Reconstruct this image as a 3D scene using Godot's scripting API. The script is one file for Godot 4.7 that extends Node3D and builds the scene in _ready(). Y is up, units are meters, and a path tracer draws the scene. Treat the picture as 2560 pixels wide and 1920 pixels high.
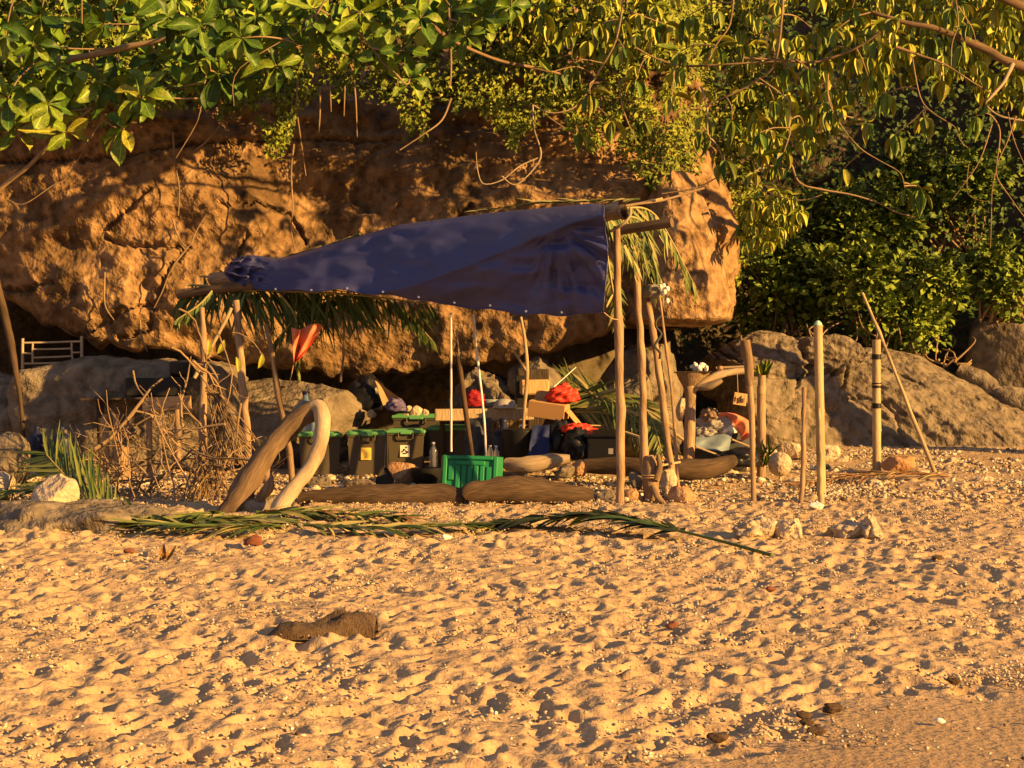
extends Node3D
# A driftwood camp under a blue tarpaulin at the foot of a sandstone cliff, low evening sun from the right.
# y is up, metres, +z towards the viewer. The beach rises by 5 cm per metre away from the sea.
const EYE_Z := 18.0
const EYE_Y := 1.105
const LENS := 4806.0
var rng := RandomNumberGenerator.new()
var M := {}
var taken := {}
var n_a := FastNoiseLite.new()
var n_b := FastNoiseLite.new()
var n_c := FastNoiseLite.new()
var n_cell := FastNoiseLite.new()

class Geo:
	var v := PackedVector3Array()
	var n := PackedVector3Array()
	var uv := PackedVector2Array()
	var c := PackedColorArray()
	var ix := PackedInt32Array()
	var tint := Color(1, 1, 1)
	var off := Vector3.ZERO
	func add(p: Vector3, nn: Vector3, u: Vector2) -> void:
		v.append(p - off); n.append(nn); uv.append(u); c.append(tint)
	func tube(path: Array, radii: Array, sides := 8, caps := true, lump := 0.0, sd := 1) -> Geo:
		var m := path.size()
		var b0 := v.size()
		var side := Vector3.ZERO
		var run := 0.0
		var ph := sd * 1.7
		for i in m:
			var p: Vector3 = path[i]
			var t: Vector3
			if i == 0: t = (path[1] - path[0])
			elif i == m - 1: t = (path[m - 1] - path[m - 2])
			else: t = (path[i + 1] - path[i - 1])
			t = t.normalized()
			if side == Vector3.ZERO:
				side = t.cross(Vector3(0.31, 0.2, 0.93)).normalized()
			side = (side - t * side.dot(t)).normalized()
			var bi := t.cross(side)
			if i > 0: run += (path[i] - path[i - 1]).length()
			var bark_tone := 0.9 + 0.15 * sin(run * 5.1 + ph) + 0.12 * sin(run * 13.7 + ph * 3.0)
			var keep := tint
			var r: float = radii[i] if i < radii.size() else radii[radii.size() - 1]
			for k in sides + 1:
				var a := TAU * k / sides
				var d := side * cos(a) + bi * sin(a)
				var rr := r
				if lump > 0.0:
					rr *= 1.0 + lump * (sin(a * 2.0 + run * 7.0 + ph) * 0.5 + sin(a * 3.0 - run * 17.0 + ph * 2.3) * 0.35 + sin(run * 31.0 + ph) * 0.3)
				var wear := bark_tone + 0.1 * sin(a * 2.0 + run * 19.0 + ph) + 0.08 * sin(a * 5.0 - run * 41.0 + ph * 2.0)
				tint = Color(keep.r * wear, keep.g * wear, keep.b * wear)
				add(p + d * rr, d, Vector2(float(k) / sides, run))
			tint = keep
		for i in m - 1:
			for k in sides:
				var q := b0 + i * (sides + 1) + k
				var w := q + sides + 1
				# outward normal = d(angle) x t direction
				ix.append_array([q, w, q + 1, q + 1, w, w + 1])
		if caps:
			for e in [0, m - 1]:
				var t2: Vector3 = (path[1] - path[0]) if e == 0 else (path[m - 1] - path[m - 2])
				var nn := t2.normalized() * (-1.0 if e == 0 else 1.0)
				var cb := v.size()
				add(path[e], nn, Vector2(0.5, 0.0))
				for k in sides + 1:
					var src: int = b0 + e * (sides + 1) + k
					v.append(v[src]); n.append(nn); uv.append(Vector2(0.5 + 0.3 * cos(TAU * k / sides), 0.3 * sin(TAU * k / sides))); c.append(tint)
				for k in sides:
					if e == 0: ix.append_array([cb, cb + 1 + k, cb + 2 + k])
					else: ix.append_array([cb, cb + 2 + k, cb + 1 + k])
		return self
	func grid(pts: PackedVector3Array, nu: int, nv: int, closed := false, flip := false, us := 1.0, vs := 1.0) -> Geo:
		# pts[j * nu + i]; the normal is du x dv (or its opposite when flipped)
		var b0 := v.size()
		var nn := PackedVector3Array(); nn.resize(nu * nv)
		for j in nv:
			for i in nu:
				var il := i - 1
				var ir := i + 1
				if closed:
					if i == 0: il = nu - 2
					if i == nu - 1: ir = 1
				else:
					il = maxi(il, 0); ir = mini(ir, nu - 1)
				var du := pts[j * nu + ir] - pts[j * nu + il]
				var dv := pts[mini(j + 1, nv - 1) * nu + i] - pts[maxi(j - 1, 0) * nu + i]
				var x := du.cross(dv)
				if x.length_squared() < 1e-16: x = Vector3.UP
				nn[j * nu + i] = -x.normalized() if flip else x.normalized()
		for j in nv:
			for i in nu:
				v.append(pts[j * nu + i] - off); n.append(nn[j * nu + i]); uv.append(Vector2(us * i / (nu - 1), vs * j / (nv - 1))); c.append(tint)
		for j in nv - 1:
			for i in nu - 1:
				var a := b0 + j * nu + i
				if flip: ix.append_array([a, a + 1, a + nu, a + 1, a + nu + 1, a + nu])
				else: ix.append_array([a, a + nu, a + 1, a + 1, a + nu, a + nu + 1])
		return self
	func tri_flat(a: Vector3, b: Vector3, d: Vector3, u := Vector2.ZERO) -> void:
		# seen clockwise from the front
		var nn := (d - a).cross(b - a).normalized()
		var b0 := v.size()
		add(a, nn, u); add(b, nn, u + Vector2(0.1, 0)); add(d, nn, u + Vector2(0, 0.1))
		ix.append_array([b0, b0 + 1, b0 + 2])
	func quad_flat(a: Vector3, b: Vector3, d: Vector3, e: Vector3) -> void:
		var nn := (d - a).cross(b - a).normalized()
		var b0 := v.size()
		add(a, nn, Vector2(0, 0)); add(b, nn, Vector2(0, (b - a).length())); add(d, nn, Vector2((d - b).length(), (b - a).length())); add(e, nn, Vector2((d - b).length(), 0))
		ix.append_array([b0, b0 + 1, b0 + 2, b0, b0 + 2, b0 + 3])
	func block(x: Transform3D, s: Vector3, bv := 0.006) -> Geo:
		# a chamfered box of full size s centred on x
		var h := s * 0.5
		bv = minf(bv, minf(h.x, minf(h.y, h.z)) * 0.6)
		var axes := [Vector3.RIGHT, Vector3.UP, Vector3.BACK]
		for a in 3:
			for sg in [-1.0, 1.0]:
				var u := (a + 1) % 3
				var w := (a + 2) % 3
				var q := []
				for st in [[-1, -1], [-1, 1], [1, 1], [1, -1]]:
					var p := Vector3.ZERO
					p[a] = h[a] * sg
					p[u] = (h[u] - bv) * st[0]
					p[w] = (h[w] - bv) * st[1]
					q.append(x * p)
				if sg > 0: quad_flat(q[0], q[1], q[2], q[3])
				else: quad_flat(q[3], q[2], q[1], q[0])
		for a in 3:
			var u := (a + 1) % 3
			var w := (a + 2) % 3
			for s1 in [-1.0, 1.0]:
				for s2 in [-1.0, 1.0]:
					var q := []
					for e in [[-1, 0], [1, 0], [1, 1], [-1, 1]]:
						var p := Vector3.ZERO
						p[a] = (h[a] - bv) * e[0]
						p[u] = (h[u] - (bv if e[1] == 1 else 0.0)) * s1
						p[w] = (h[w] - (0.0 if e[1] == 1 else bv)) * s2
						q.append(x * p)
					if s1 * s2 > 0: quad_flat(q[3], q[2], q[1], q[0])
					else: quad_flat(q[0], q[1], q[2], q[3])
		for s1 in [-1.0, 1.0]:
			for s2 in [-1.0, 1.0]:
				for s3 in [-1.0, 1.0]:
					var p1 := x * Vector3(h.x * s1, (h.y - bv) * s2, (h.z - bv) * s3)
					var p2 := x * Vector3((h.x - bv) * s1, h.y * s2, (h.z - bv) * s3)
					var p3 := x * Vector3((h.x - bv) * s1, (h.y - bv) * s2, h.z * s3)
					if s1 * s2 * s3 > 0: tri_flat(p1, p3, p2)
					else: tri_flat(p1, p2, p3)
		return self
	func lathe(prof: Array, at: Transform3D, sides := 20) -> Geo:
		# prof: Vector2(radius, height) from bottom to top
		var pts := PackedVector3Array()
		for p in prof:
			for k in sides + 1:
				var a := TAU * k / sides
				pts.append(at * Vector3(p.x * cos(a), p.y, p.x * sin(a)))
		return grid(pts, sides + 1, prof.size(), true, true)
	func mesh() -> ArrayMesh:
		var a := []
		a.resize(Mesh.ARRAY_MAX)
		a[Mesh.ARRAY_VERTEX] = v; a[Mesh.ARRAY_NORMAL] = n; a[Mesh.ARRAY_TEX_UV] = uv; a[Mesh.ARRAY_COLOR] = c; a[Mesh.ARRAY_INDEX] = ix
		var m := ArrayMesh.new()
		m.add_surface_from_arrays(Mesh.PRIMITIVE_TRIANGLES, a)
		return m

# ---------------------------------------------------------------- places
func spot(px: float, py: float, z: float) -> Vector3:      # a point of the survey sheet at depth z
	var s := (EYE_Z - z) / LENS
	return Vector3((px - 1280.0) * s, EYE_Y + (960.0 - py) * s, z)
func on_beach(px: float, py: float) -> Vector3:
	var k := (py - 960.0) / LENS
	return spot(px, py, (EYE_Z * k - EYE_Y) / (k + 0.05))
func sheet(p: Vector3) -> Vector2:
	var s := (EYE_Z - p.z) / LENS
	return Vector2(1280.0 + p.x / s, 960.0 - (p.y - EYE_Y) / s)
func unit(z: float) -> float:                              # metres per survey step at depth z
	return (EYE_Z - z) / LENS
func beach_y(z: float) -> float:
	return -0.05 * z
func rr(a: float, b: float) -> float:
	return rng.randf_range(a, b)
func line(a: Vector3, b: Vector3, n := 6, bend := 0.0, sd := 0) -> Array:
	var o := []
	var d := (b - a)
	var s := d.normalized().cross(Vector3(0.2, 0.1, 1.0)).normalized()
	for i in n + 1:
		var t := float(i) / n
		var k := bend * (sin(t * PI) + 0.35 * sin(t * TAU * 1.3 + sd))
		o.append(a + d * t + s * k)
	return o
func smooth_path(p: Array, per := 4) -> Array:
	var o := []
	for i in p.size() - 1:
		var a: Vector3 = p[maxi(i - 1, 0)]
		var b: Vector3 = p[i]
		var c: Vector3 = p[i + 1]
		var d: Vector3 = p[mini(i + 2, p.size() - 1)]
		for k in per:
			o.append(b.cubic_interpolate(c, a, d, float(k) / per))
	o.append(p[p.size() - 1])
	return o
func lerp_list(a: Array, n: int) -> Array:                 # n numbers along the list
	var o := []
	for i in n:
		var t := float(i) / (n - 1) * (a.size() - 1)
		var k := mini(int(t), a.size() - 2)
		o.append(lerpf(a[k], a[k + 1], t - k))
	return o
func poly_at(p: Array, x: float) -> float:                 # height of a polyline [x, y, x, y ...] at x
	if x <= p[0]: return p[1]
	for i in range(2, p.size(), 2):
		if x <= p[i]:
			return lerpf(p[i - 1], p[i + 1], (x - p[i - 2]) / (p[i] - p[i - 2]))
	return p[p.size() - 1]

# ---------------------------------------------------------------- objects
func numbered(called: String) -> String:
	if not taken.has(called):
		taken[called] = 0
		return called
	taken[called] += 1
	return "%s_%03d" % [called, taken[called]]
func tag(o: Node, label: String, category: String, group := "") -> void:
	o.set_meta("label", label); o.set_meta("category", category); o.set_meta("kind", "thing")
	if group != "": o.set_meta("group", group)
func thing(called: String, base: Vector3, label: String, category: String, group := "") -> Node3D:
	var o := Node3D.new()
	o.name = numbered(called)
	add_child(o)
	o.position = base
	tag(o, label, category, group)
	return o
func part(parent: Node3D, called: String, g: Geo, m: Material) -> MeshInstance3D:
	# shapes are drawn in world metres; the part is set back by the origin of its parents
	var o := MeshInstance3D.new()
	o.name = called
	o.mesh = g.mesh()
	o.material_override = m
	parent.add_child(o, true)
	var at := Vector3.ZERO
	var p: Node = parent
	while p is Node3D and p != self:
		at += p.position
		p = p.get_parent()
	o.position = -at
	return o
func single(called: String, base: Vector3, g: Geo, m: Material, label: String, category: String, group := "") -> MeshInstance3D:
	var o := MeshInstance3D.new()
	o.name = numbered(called)
	for i in g.v.size(): g.v[i] -= base
	o.mesh = g.mesh()
	o.material_override = m
	add_child(o)
	o.position = base
	tag(o, label, category, group)
	return o
func setting(called: String, g: Geo, m: Material) -> MeshInstance3D:
	var o := MeshInstance3D.new()
	o.name = numbered(called)
	o.mesh = g.mesh()
	o.material_override = m
	add_child(o)
	o.set_meta("kind", "structure")
	return o
func mass(called: String, mesh: Mesh, m: Material, xs: Array, cols: Array, label: String, category: String, parent: Node3D = null) -> MultiMeshInstance3D:
	var mm := MultiMesh.new()
	mm.transform_format = MultiMesh.TRANSFORM_3D
	mm.use_colors = true
	mm.mesh = mesh
	mm.instance_count = xs.size()
	for i in xs.size():
		mm.set_instance_transform(i, xs[i])
		mm.set_instance_color(i, cols[i])
	var o := MultiMeshInstance3D.new()
	o.multimesh = mm
	o.material_override = m
	o.set_meta("kind", "stuff")
	if parent:
		o.name = called
		parent.add_child(o, true)
		o.position = -parent.position
	else:
		o.name = numbered(called)
		add_child(o)
		o.set_meta("label", label); o.set_meta("category", category)
	return o

# ---------------------------------------------------------------- materials
func ramp(stops: Array) -> Gradient:
	var g := Gradient.new()
	var o := PackedFloat32Array()
	var c := PackedColorArray()
	for s in stops:
		o.append(s[0])
		c.append(Color(s[1], s[2], s[3]).linear_to_srgb())
	g.offsets = o; g.colors = c
	return g
func noise_img(sd: int, freq: float, oct: int, size := Vector2i(512, 512), kind := FastNoiseLite.TYPE_SIMPLEX_SMOOTH, stretch := Vector2(1, 1)) -> Image:
	var n := FastNoiseLite.new()
	n.noise_type = kind
	n.seed = sd
	n.frequency = freq
	n.fractal_octaves = oct
	n.fractal_gain = 0.55
	n.fractal_type = FastNoiseLite.FRACTAL_FBM if oct > 1 else FastNoiseLite.FRACTAL_NONE
	var im := n.get_seamless_image(int(size.x * stretch.x), int(size.y * stretch.y), false, false, 0.15, true)
	if stretch != Vector2(1, 1): im.resize(size.x, size.y, Image.INTERPOLATE_CUBIC)
	return im
func tint_img(im: Image, g: Gradient) -> ImageTexture:
	var lut := PackedByteArray()
	for i in 256:
		var c := g.sample(i / 255.0)
		lut.append(c.r8); lut.append(c.g8); lut.append(c.b8)
	im.convert(Image.FORMAT_L8)
	var d := im.get_data()
	var o := PackedByteArray(); o.resize(d.size() * 3)
	for i in d.size():
		var q := d[i] * 3
		o[i * 3] = lut[q]; o[i * 3 + 1] = lut[q + 1]; o[i * 3 + 2] = lut[q + 2]
	return ImageTexture.create_from_image(Image.create_from_data(im.get_width(), im.get_height(), false, Image.FORMAT_RGB8, o))
func mat(rough := 0.9, vertex := true) -> StandardMaterial3D:
	var m := StandardMaterial3D.new()
	m.roughness = rough
	m.vertex_color_use_as_albedo = vertex
	m.metallic_specular = 0.35
	return m
func plain(r: float, g: float, b: float, rough := 0.7) -> StandardMaterial3D:
	var m := mat(rough, false)
	m.albedo_color = Color(r, g, b).linear_to_srgb()
	return m
func worldmap(m: StandardMaterial3D, scale: float) -> void:
	m.uv1_triplanar = true
	m.uv1_world_triplanar = true
	m.uv1_scale = Vector3.ONE * scale
	m.uv1_triplanar_sharpness = 3.0
func relief(m: StandardMaterial3D, t: Texture2D, cm: float) -> void:
	m.heightmap_enabled = true
	m.heightmap_texture = t
	m.heightmap_scale = cm

func make_materials() -> void:
	var fine := noise_img(3, 0.02, 5)
	var coarse := noise_img(9, 0.008, 6, Vector2i(1024, 1024))
	var fine_t := ImageTexture.create_from_image(fine.duplicate())
	var coarse_t := ImageTexture.create_from_image(coarse.duplicate())
	var grain := noise_img(17, 0.05, 4, Vector2i(512, 512), FastNoiseLite.TYPE_SIMPLEX_SMOOTH, Vector2(1.0, 0.12))
	var grain_t := ImageTexture.create_from_image(grain.duplicate())
	var cell := noise_img(5, 0.03, 2, Vector2i(512, 512), FastNoiseLite.TYPE_CELLULAR)
	var cell_t := ImageTexture.create_from_image(cell.duplicate())
	# sand: pale quartz and coral grains
	var s := mat(0.95)
	s.albedo_texture = tint_img(noise_img(21, 0.06, 5), ramp([[0.0, 0.28, 0.19, 0.105], [0.35, 0.39, 0.275, 0.16], [0.6, 0.45, 0.32, 0.19], [1.0, 0.54, 0.4, 0.25]]))
	worldmap(s, 1.3)
	relief(s, fine_t, 0.9)
	M.sand = s
	# sandstone of the cliff
	var r := mat(0.95)
	r.albedo_texture = tint_img(coarse.duplicate(), ramp([[0.0, 0.06, 0.042, 0.028], [0.3, 0.145, 0.088, 0.046], [0.5, 0.25, 0.158, 0.082], [0.7, 0.33, 0.212, 0.115], [1.0, 0.42, 0.285, 0.165]]))
	worldmap(r, 0.55)
	relief(r, coarse_t, 6.0)
	M.cliff = r
	var b := mat(0.95)
	b.albedo_texture = tint_img(noise_img(33, 0.012, 6), ramp([[0.0, 0.08, 0.066, 0.05], [0.35, 0.14, 0.116, 0.09], [0.55, 0.19, 0.158, 0.122], [1.0, 0.28, 0.235, 0.185]]))
	worldmap(b, 0.8)
	relief(b, coarse_t, 4.0)
	M.rock = b
	var p := mat(0.9)
	p.albedo_texture = tint_img(noise_img(35, 0.015, 5), ramp([[0.0, 0.26, 0.2, 0.14], [0.5, 0.46, 0.37, 0.27], [1.0, 0.6, 0.5, 0.38]]))
	worldmap(p, 1.4)
	relief(p, fine_t, 2.0)
	M.pale_rock = p
	# weathered wood, bark, bamboo: the grain runs along the length
	for w in [["wood", [0.10, 0.06, 0.035], [0.24, 0.16, 0.095], [0.36, 0.26, 0.165], 0.85], ["pole", [0.13, 0.08, 0.045], [0.36, 0.24, 0.145], [0.52, 0.38, 0.25], 0.75],
			["pale_wood", [0.42, 0.33, 0.22], [0.55, 0.45, 0.32], [0.62, 0.52, 0.38], 0.7], ["plank_pale", [0.26, 0.19, 0.11], [0.4, 0.3, 0.18], [0.5, 0.38, 0.24], 0.8],
			["drift", [0.24, 0.17, 0.105], [0.42, 0.32, 0.215], [0.52, 0.41, 0.29], 0.85], ["log", [0.035, 0.023, 0.015], [0.085, 0.055, 0.034], [0.14, 0.092, 0.058], 0.9], ["bark", [0.07, 0.046, 0.03], [0.15, 0.1, 0.062], [0.23, 0.16, 0.1], 0.9],
			["plank", [0.30, 0.18, 0.085], [0.47, 0.30, 0.14], [0.56, 0.37, 0.18], 0.75], ["bamboo", [0.3, 0.21, 0.11], [0.45, 0.34, 0.19], [0.53, 0.42, 0.25], 0.5],
			["dry", [0.16, 0.10, 0.055], [0.31, 0.215, 0.125], [0.44, 0.33, 0.21], 0.85], ["dark_wood", [0.02, 0.014, 0.01], [0.05, 0.036, 0.026], [0.09, 0.065, 0.045], 0.85]]:
		var q := mat(w[4])
		q.albedo_texture = tint_img(grain.duplicate(), ramp([[0.05, w[1][0], w[1][1], w[1][2]], [0.5, w[2][0], w[2][1], w[2][2]], [0.95, w[3][0], w[3][1], w[3][2]]]))
		q.uv1_scale = Vector3(2.0, 1.6, 1.0)
		relief(q, grain_t, 0.25)
		M[w[0]] = q
	# leaves
	for l in [["leaf", 0.5, 0.5], ["small_leaf", 0.6, 0.4], ["palm", 0.55, 0.35]]:
		var q := mat(l[1])
		q.backlight = Color(0.5, 0.5, 0.3) * l[2] * 2.8
		q.cull_mode = BaseMaterial3D.CULL_DISABLED
		M[l[0]] = q
	var leaf_tones := [[0.055, 0.14, 0.018], [0.095, 0.21, 0.024], [0.16, 0.3, 0.03], [0.25, 0.38, 0.035], [0.46, 0.47, 0.055], [0.18, 0.24, 0.028], [0.36, 0.2, 0.06]]
	# a leaf's own print: pale midrib, side veins, blotches
	var lv := Image.create(64, 128, false, Image.FORMAT_RGB8)
	for y in 128:
		for x in 64:
			var ax := absf(x - 31.5) / 31.5
			var k := 0.86 + 0.22 * n_a.get_noise_2d(x * 0.06, y * 0.06) + 0.14 * n_a.get_noise_2d(x * 0.25, y * 0.25)
			if ax < 0.07: k = 1.25
			elif fposmod(y * 0.09 - ax * 1.6, 1.0) < 0.16: k += 0.13
			k = clampf(k * 0.8, 0, 1)
			var br := smoothstep(0.28, 0.5, n_b.get_noise_2d(x * 0.05 + 9.0, y * 0.04)) * 0.35
			lv.set_pixel(x, y, Color(k, k * (1.0 - 0.3 * br), k * (1.0 - 0.4 * br)))
	var leaf_t := ImageTexture.create_from_image(lv)
	for i in leaf_tones.size():
		var q := mat(0.48, false)
		q.albedo_texture = leaf_t
		q.albedo_color = Color(leaf_tones[i][0], leaf_tones[i][1], leaf_tones[i][2]).linear_to_srgb()
		q.backlight = Color(leaf_tones[i][0] * 1.6, leaf_tones[i][1] * 1.6, leaf_tones[i][2]).linear_to_srgb() * 1.1
		q.cull_mode = BaseMaterial3D.CULL_DISABLED
		M["leaf_%d" % i] = q
	var palm_tones := [[0.045, 0.075, 0.018], [0.075, 0.11, 0.025], [0.14, 0.16, 0.04], [0.3, 0.26, 0.1], [0.24, 0.13, 0.06], [0.022, 0.03, 0.01]]
	for i in palm_tones.size():
		var q := mat(0.5, false)
		q.albedo_color = Color(palm_tones[i][0], palm_tones[i][1], palm_tones[i][2]).linear_to_srgb()
		q.cull_mode = BaseMaterial3D.CULL_DISABLED
		M["palm_%d" % i] = q
	# made things
	var t := plain(0.05, 0.055, 0.16, 0.36)
	t.uv1_scale = Vector3(40, 24, 1)
	relief(t, cell_t, 0.06)
	t.cull_mode = BaseMaterial3D.CULL_DISABLED
	M.tarp = t
	M.bin = plain(0.075, 0.062, 0.044, 0.5)
	M.bin_lid = plain(0.1, 0.28, 0.11, 0.4)
	M.green_plastic = plain(0.015, 0.19, 0.075, 0.42)
	M.black = plain(0.012, 0.012, 0.013, 0.5)
	M.black_bag = plain(0.01, 0.01, 0.012, 0.35)
	M.navy = plain(0.012, 0.016, 0.045, 0.4)
	M.blue_cloth = plain(0.018, 0.028, 0.11, 0.7)
	M.red = plain(0.62, 0.05, 0.03, 0.5)
	M.dark_red = plain(0.25, 0.012, 0.02, 0.6)
	M.coral_cloth = plain(0.68, 0.2, 0.11, 0.85)
	M.grey_cloth = plain(0.32, 0.3, 0.29, 0.85)
	M.white = plain(0.7, 0.68, 0.64, 0.6)
	M.white_rod = plain(0.68, 0.66, 0.66, 0.35)
	M.blue_grey = plain(0.2, 0.26, 0.3, 0.6)
	M.charcoal_cloth = plain(0.05, 0.055, 0.065, 0.85)
	M.card = plain(0.42, 0.24, 0.11, 0.9)
	M.tan_cloth = plain(0.3, 0.2, 0.11, 0.9)
	M.purple_bag = plain(0.11, 0.09, 0.2, 0.6)
	M.yellow = plain(0.7, 0.5, 0.1, 0.6)
	M.tape = plain(0.012, 0.012, 0.012, 0.4)
	M.rope = plain(0.36, 0.25, 0.14, 0.95)
	M.steel = plain(0.6, 0.6, 0.6, 0.25)
	M.steel.metallic = 0.9
	var j := plain(0.12, 0.2, 0.33, 0.12)
	j.transparency = BaseMaterial3D.TRANSPARENCY_ALPHA
	j.albedo_color.a = 0.72
	M.jug = j
	var cl := plain(0.5, 0.5, 0.48, 0.12)
	cl.transparency = BaseMaterial3D.TRANSPARENCY_ALPHA
	cl.albedo_color.a = 0.22
	M.clear = cl
	M.gourd = plain(0.2, 0.18, 0.13, 0.8)
	M.rag = plain(0.22, 0.15, 0.1, 0.9)
	M.mint = plain(0.35, 0.55, 0.42, 0.6)
	M.pebble = mat(0.9)
	var orr := mat(0.9)
	orr.albedo_texture = tint_img(noise_img(37, 0.015, 5), ramp([[0.0, 0.2, 0.11, 0.06], [0.5, 0.38, 0.22, 0.12], [1.0, 0.5, 0.32, 0.19]]))
	worldmap(orr, 1.4)
	relief(orr, fine_t, 2.0)
	M.orange_rock = orr
	M.red_rock = plain(0.17, 0.06, 0.035, 0.85)

# ---------------------------------------------------------------- beach, cliff, boulders
func set_noise() -> void:
	n_a.seed = 11; n_a.frequency = 1.0; n_a.fractal_octaves = 4
	n_b.seed = 23; n_b.frequency = 1.0; n_b.fractal_octaves = 2
	n_c.seed = 37; n_c.frequency = 1.0; n_c.fractal_octaves = 3; n_c.fractal_type = FastNoiseLite.FRACTAL_RIDGED
	n_cell.seed = 5; n_cell.noise_type = FastNoiseLite.TYPE_CELLULAR; n_cell.frequency = 1.0; n_cell.fractal_type = FastNoiseLite.FRACTAL_NONE
	n_cell.cellular_return_type = FastNoiseLite.RETURN_DISTANCE
	n_cell.cellular_jitter = 1.0

func packed_sand(x: float, z: float) -> float:             # 1 on the smooth, tide-washed sand near the water
	var d := ((x - 0.7) * 0.684 + (z - 9.97) * 0.73) + 0.25 * n_b.get_noise_2d(x * 0.9, z * 0.9)
	return smoothstep(-0.35, 0.25, d)

func build_beach() -> void:
	var xs := []
	var zs := []
	for k in [-60.0, -30.0, -16.0, -10.0, -7.5]: xs.append(k)
	var x := -6.6
	while x < 6.61:
		xs.append(x)
		x += 0.019
	for k in [7.5, 10.0, 16.0, 30.0, 60.0]: xs.append(k)
	for k in [-40.0, -24.0, -14.0, -9.5]: zs.append(k)
	var z := -7.6
	while z < 10.6:
		zs.append(z)
		z += 0.031 - 0.006 * clampf((z + 2.0) / 12.0, 0, 1)
	for k in [11.5, 14.0, 18.0, 26.0, 40.0, 70.0]: zs.append(k)
	var nx := xs.size()
	var nz := zs.size()
	var h := PackedFloat32Array(); h.resize(nx * nz)
	var cols := PackedColorArray(); cols.resize(nx * nz)
	for j in nz:
		z = zs[j]
		for i in nx:
			x = xs[i]
			var y := beach_y(z) if z < 20.0 else beach_y(20.0) - 0.08 * (z - 20.0)
			var pk := packed_sand(x, z)
			var deep := 1.0 - smoothstep(-1.0, -3.0, z) * 0.65      # trampled most in front of the camp
			var loose := (1.0 - pk) * deep
			var wx := x + 0.05 * n_b.get_noise_2d(x * 4.0, z * 4.0)
			var wz := z + 0.05 * n_b.get_noise_2d(x * 4.0 + 31.0, z * 4.0)
			var c1 := n_cell.get_noise_2d(wx * 5.0, wz * 4.2) + 1.0
			var c2 := n_cell.get_noise_2d(wx * 8.0 + 40.0, wz * 8.0) + 1.0
			var patch := 0.3 + 1.1 * clampf(0.5 + n_b.get_noise_2d(x * 0.55 + 9.0, z * 0.55) * 1.3, 0, 1)
			y += loose * patch * (0.022 * smoothstep(0.08, 0.62, c1) + 0.009 * smoothstep(0.05, 0.6, c2) + 0.02 * n_b.get_noise_2d(x * 2.4, z * 3.0) + 0.011 * n_a.get_noise_2d(x * 6.0, z * 7.0) - 0.03)
			y += (0.03 * n_b.get_noise_2d(x * 0.5, z * 0.5)) * (0.4 + 0.6 * loose)
			y += 0.0015 * pk * n_a.get_noise_2d(x * 14.0, z * 14.0)
			h[j * nx + i] = y
			var w := 1.0 - 0.16 * pk
			var gr := 0.92 + 0.16 * n_a.get_noise_2d(x * 1.7, z * 1.7)
			cols[j * nx + i] = Color(w * gr, w * gr * (1.0 - 0.03 * pk), w * gr * (1.0 - 0.06 * pk))
	# single footprints on top of the trampled bowls
	var x0 := -6.6
	for f in 4200:
		var fz := rr(-2.0, 10.2)
		var half := (EYE_Z - fz) * 0.29
		var fx := rr(-half, half)
		if packed_sand(fx, fz) > 0.4: continue
		var an := rr(0, TAU)
		var ca := cos(an)
		var sa := sin(an)
		var dep := rr(0.01, 0.028)
		var i0 := 5 + int((fx - 0.26 - x0) / 0.019)
		for j in range(zs.bsearch(fz - 0.26), mini(zs.bsearch(fz + 0.26), nz)):
			for i in range(maxi(i0, 0), mini(i0 + 28, nx)):
				var dx: float = xs[i] - fx
				var dz: float = zs[j] - fz
				var u := (dx * ca + dz * sa) / 0.105
				var v := (-dx * sa + dz * ca) / 0.048
				var q := sqrt(u * u + v * v)
				if q < 1.7:
					var k := j * nx + i
					h[k] += -dep * (1.0 - smoothstep(0.55, 1.05, q)) + dep * 0.4 * smoothstep(0.8, 1.15, q) * (1.0 - smoothstep(1.15, 1.7, q))
	for pass_no in 1:                                        # dry sand slumps: soften the crests
		var h2 := h.duplicate()
		for j in range(5, nz - 7):
			for i in range(6, nx - 6):
				var k := j * nx + i
				h2[k] = h[k] * 0.4 + 0.15 * (h[k - 1] + h[k + 1] + h[k - nx] + h[k + nx])
		h = h2
	var vs := PackedVector3Array(); vs.resize(nx * nz)
	var ns := PackedVector3Array(); ns.resize(nx * nz)
	for j in nz:
		var jm := maxi(j - 1, 0)
		var jp := mini(j + 1, nz - 1)
		var dzi: float = 1.0 / (zs[jp] - zs[jm])
		for i in nx:
			var im := maxi(i - 1, 0)
			var ip := mini(i + 1, nx - 1)
			var k := j * nx + i
			vs[k] = Vector3(xs[i], h[k], zs[j])
			ns[k] = Vector3(-(h[j * nx + ip] - h[j * nx + im]) / (xs[ip] - xs[im]), 1.0, -(h[jp * nx + i] - h[jm * nx + i]) * dzi).normalized()
	var ix := PackedInt32Array(); ix.resize((nx - 1) * (nz - 1) * 6)
	var q := 0
	for j in nz - 1:
		for i in nx - 1:
			var a := j * nx + i
			ix[q] = a; ix[q + 1] = a + 1; ix[q + 2] = a + nx
			ix[q + 3] = a + 1; ix[q + 4] = a + nx + 1; ix[q + 5] = a + nx
			q += 6
	var g := Geo.new()
	g.v = vs; g.n = ns; g.c = cols; g.ix = ix
	g.uv.resize(nx * nz)
	setting("beach", g, M.sand)

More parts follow.
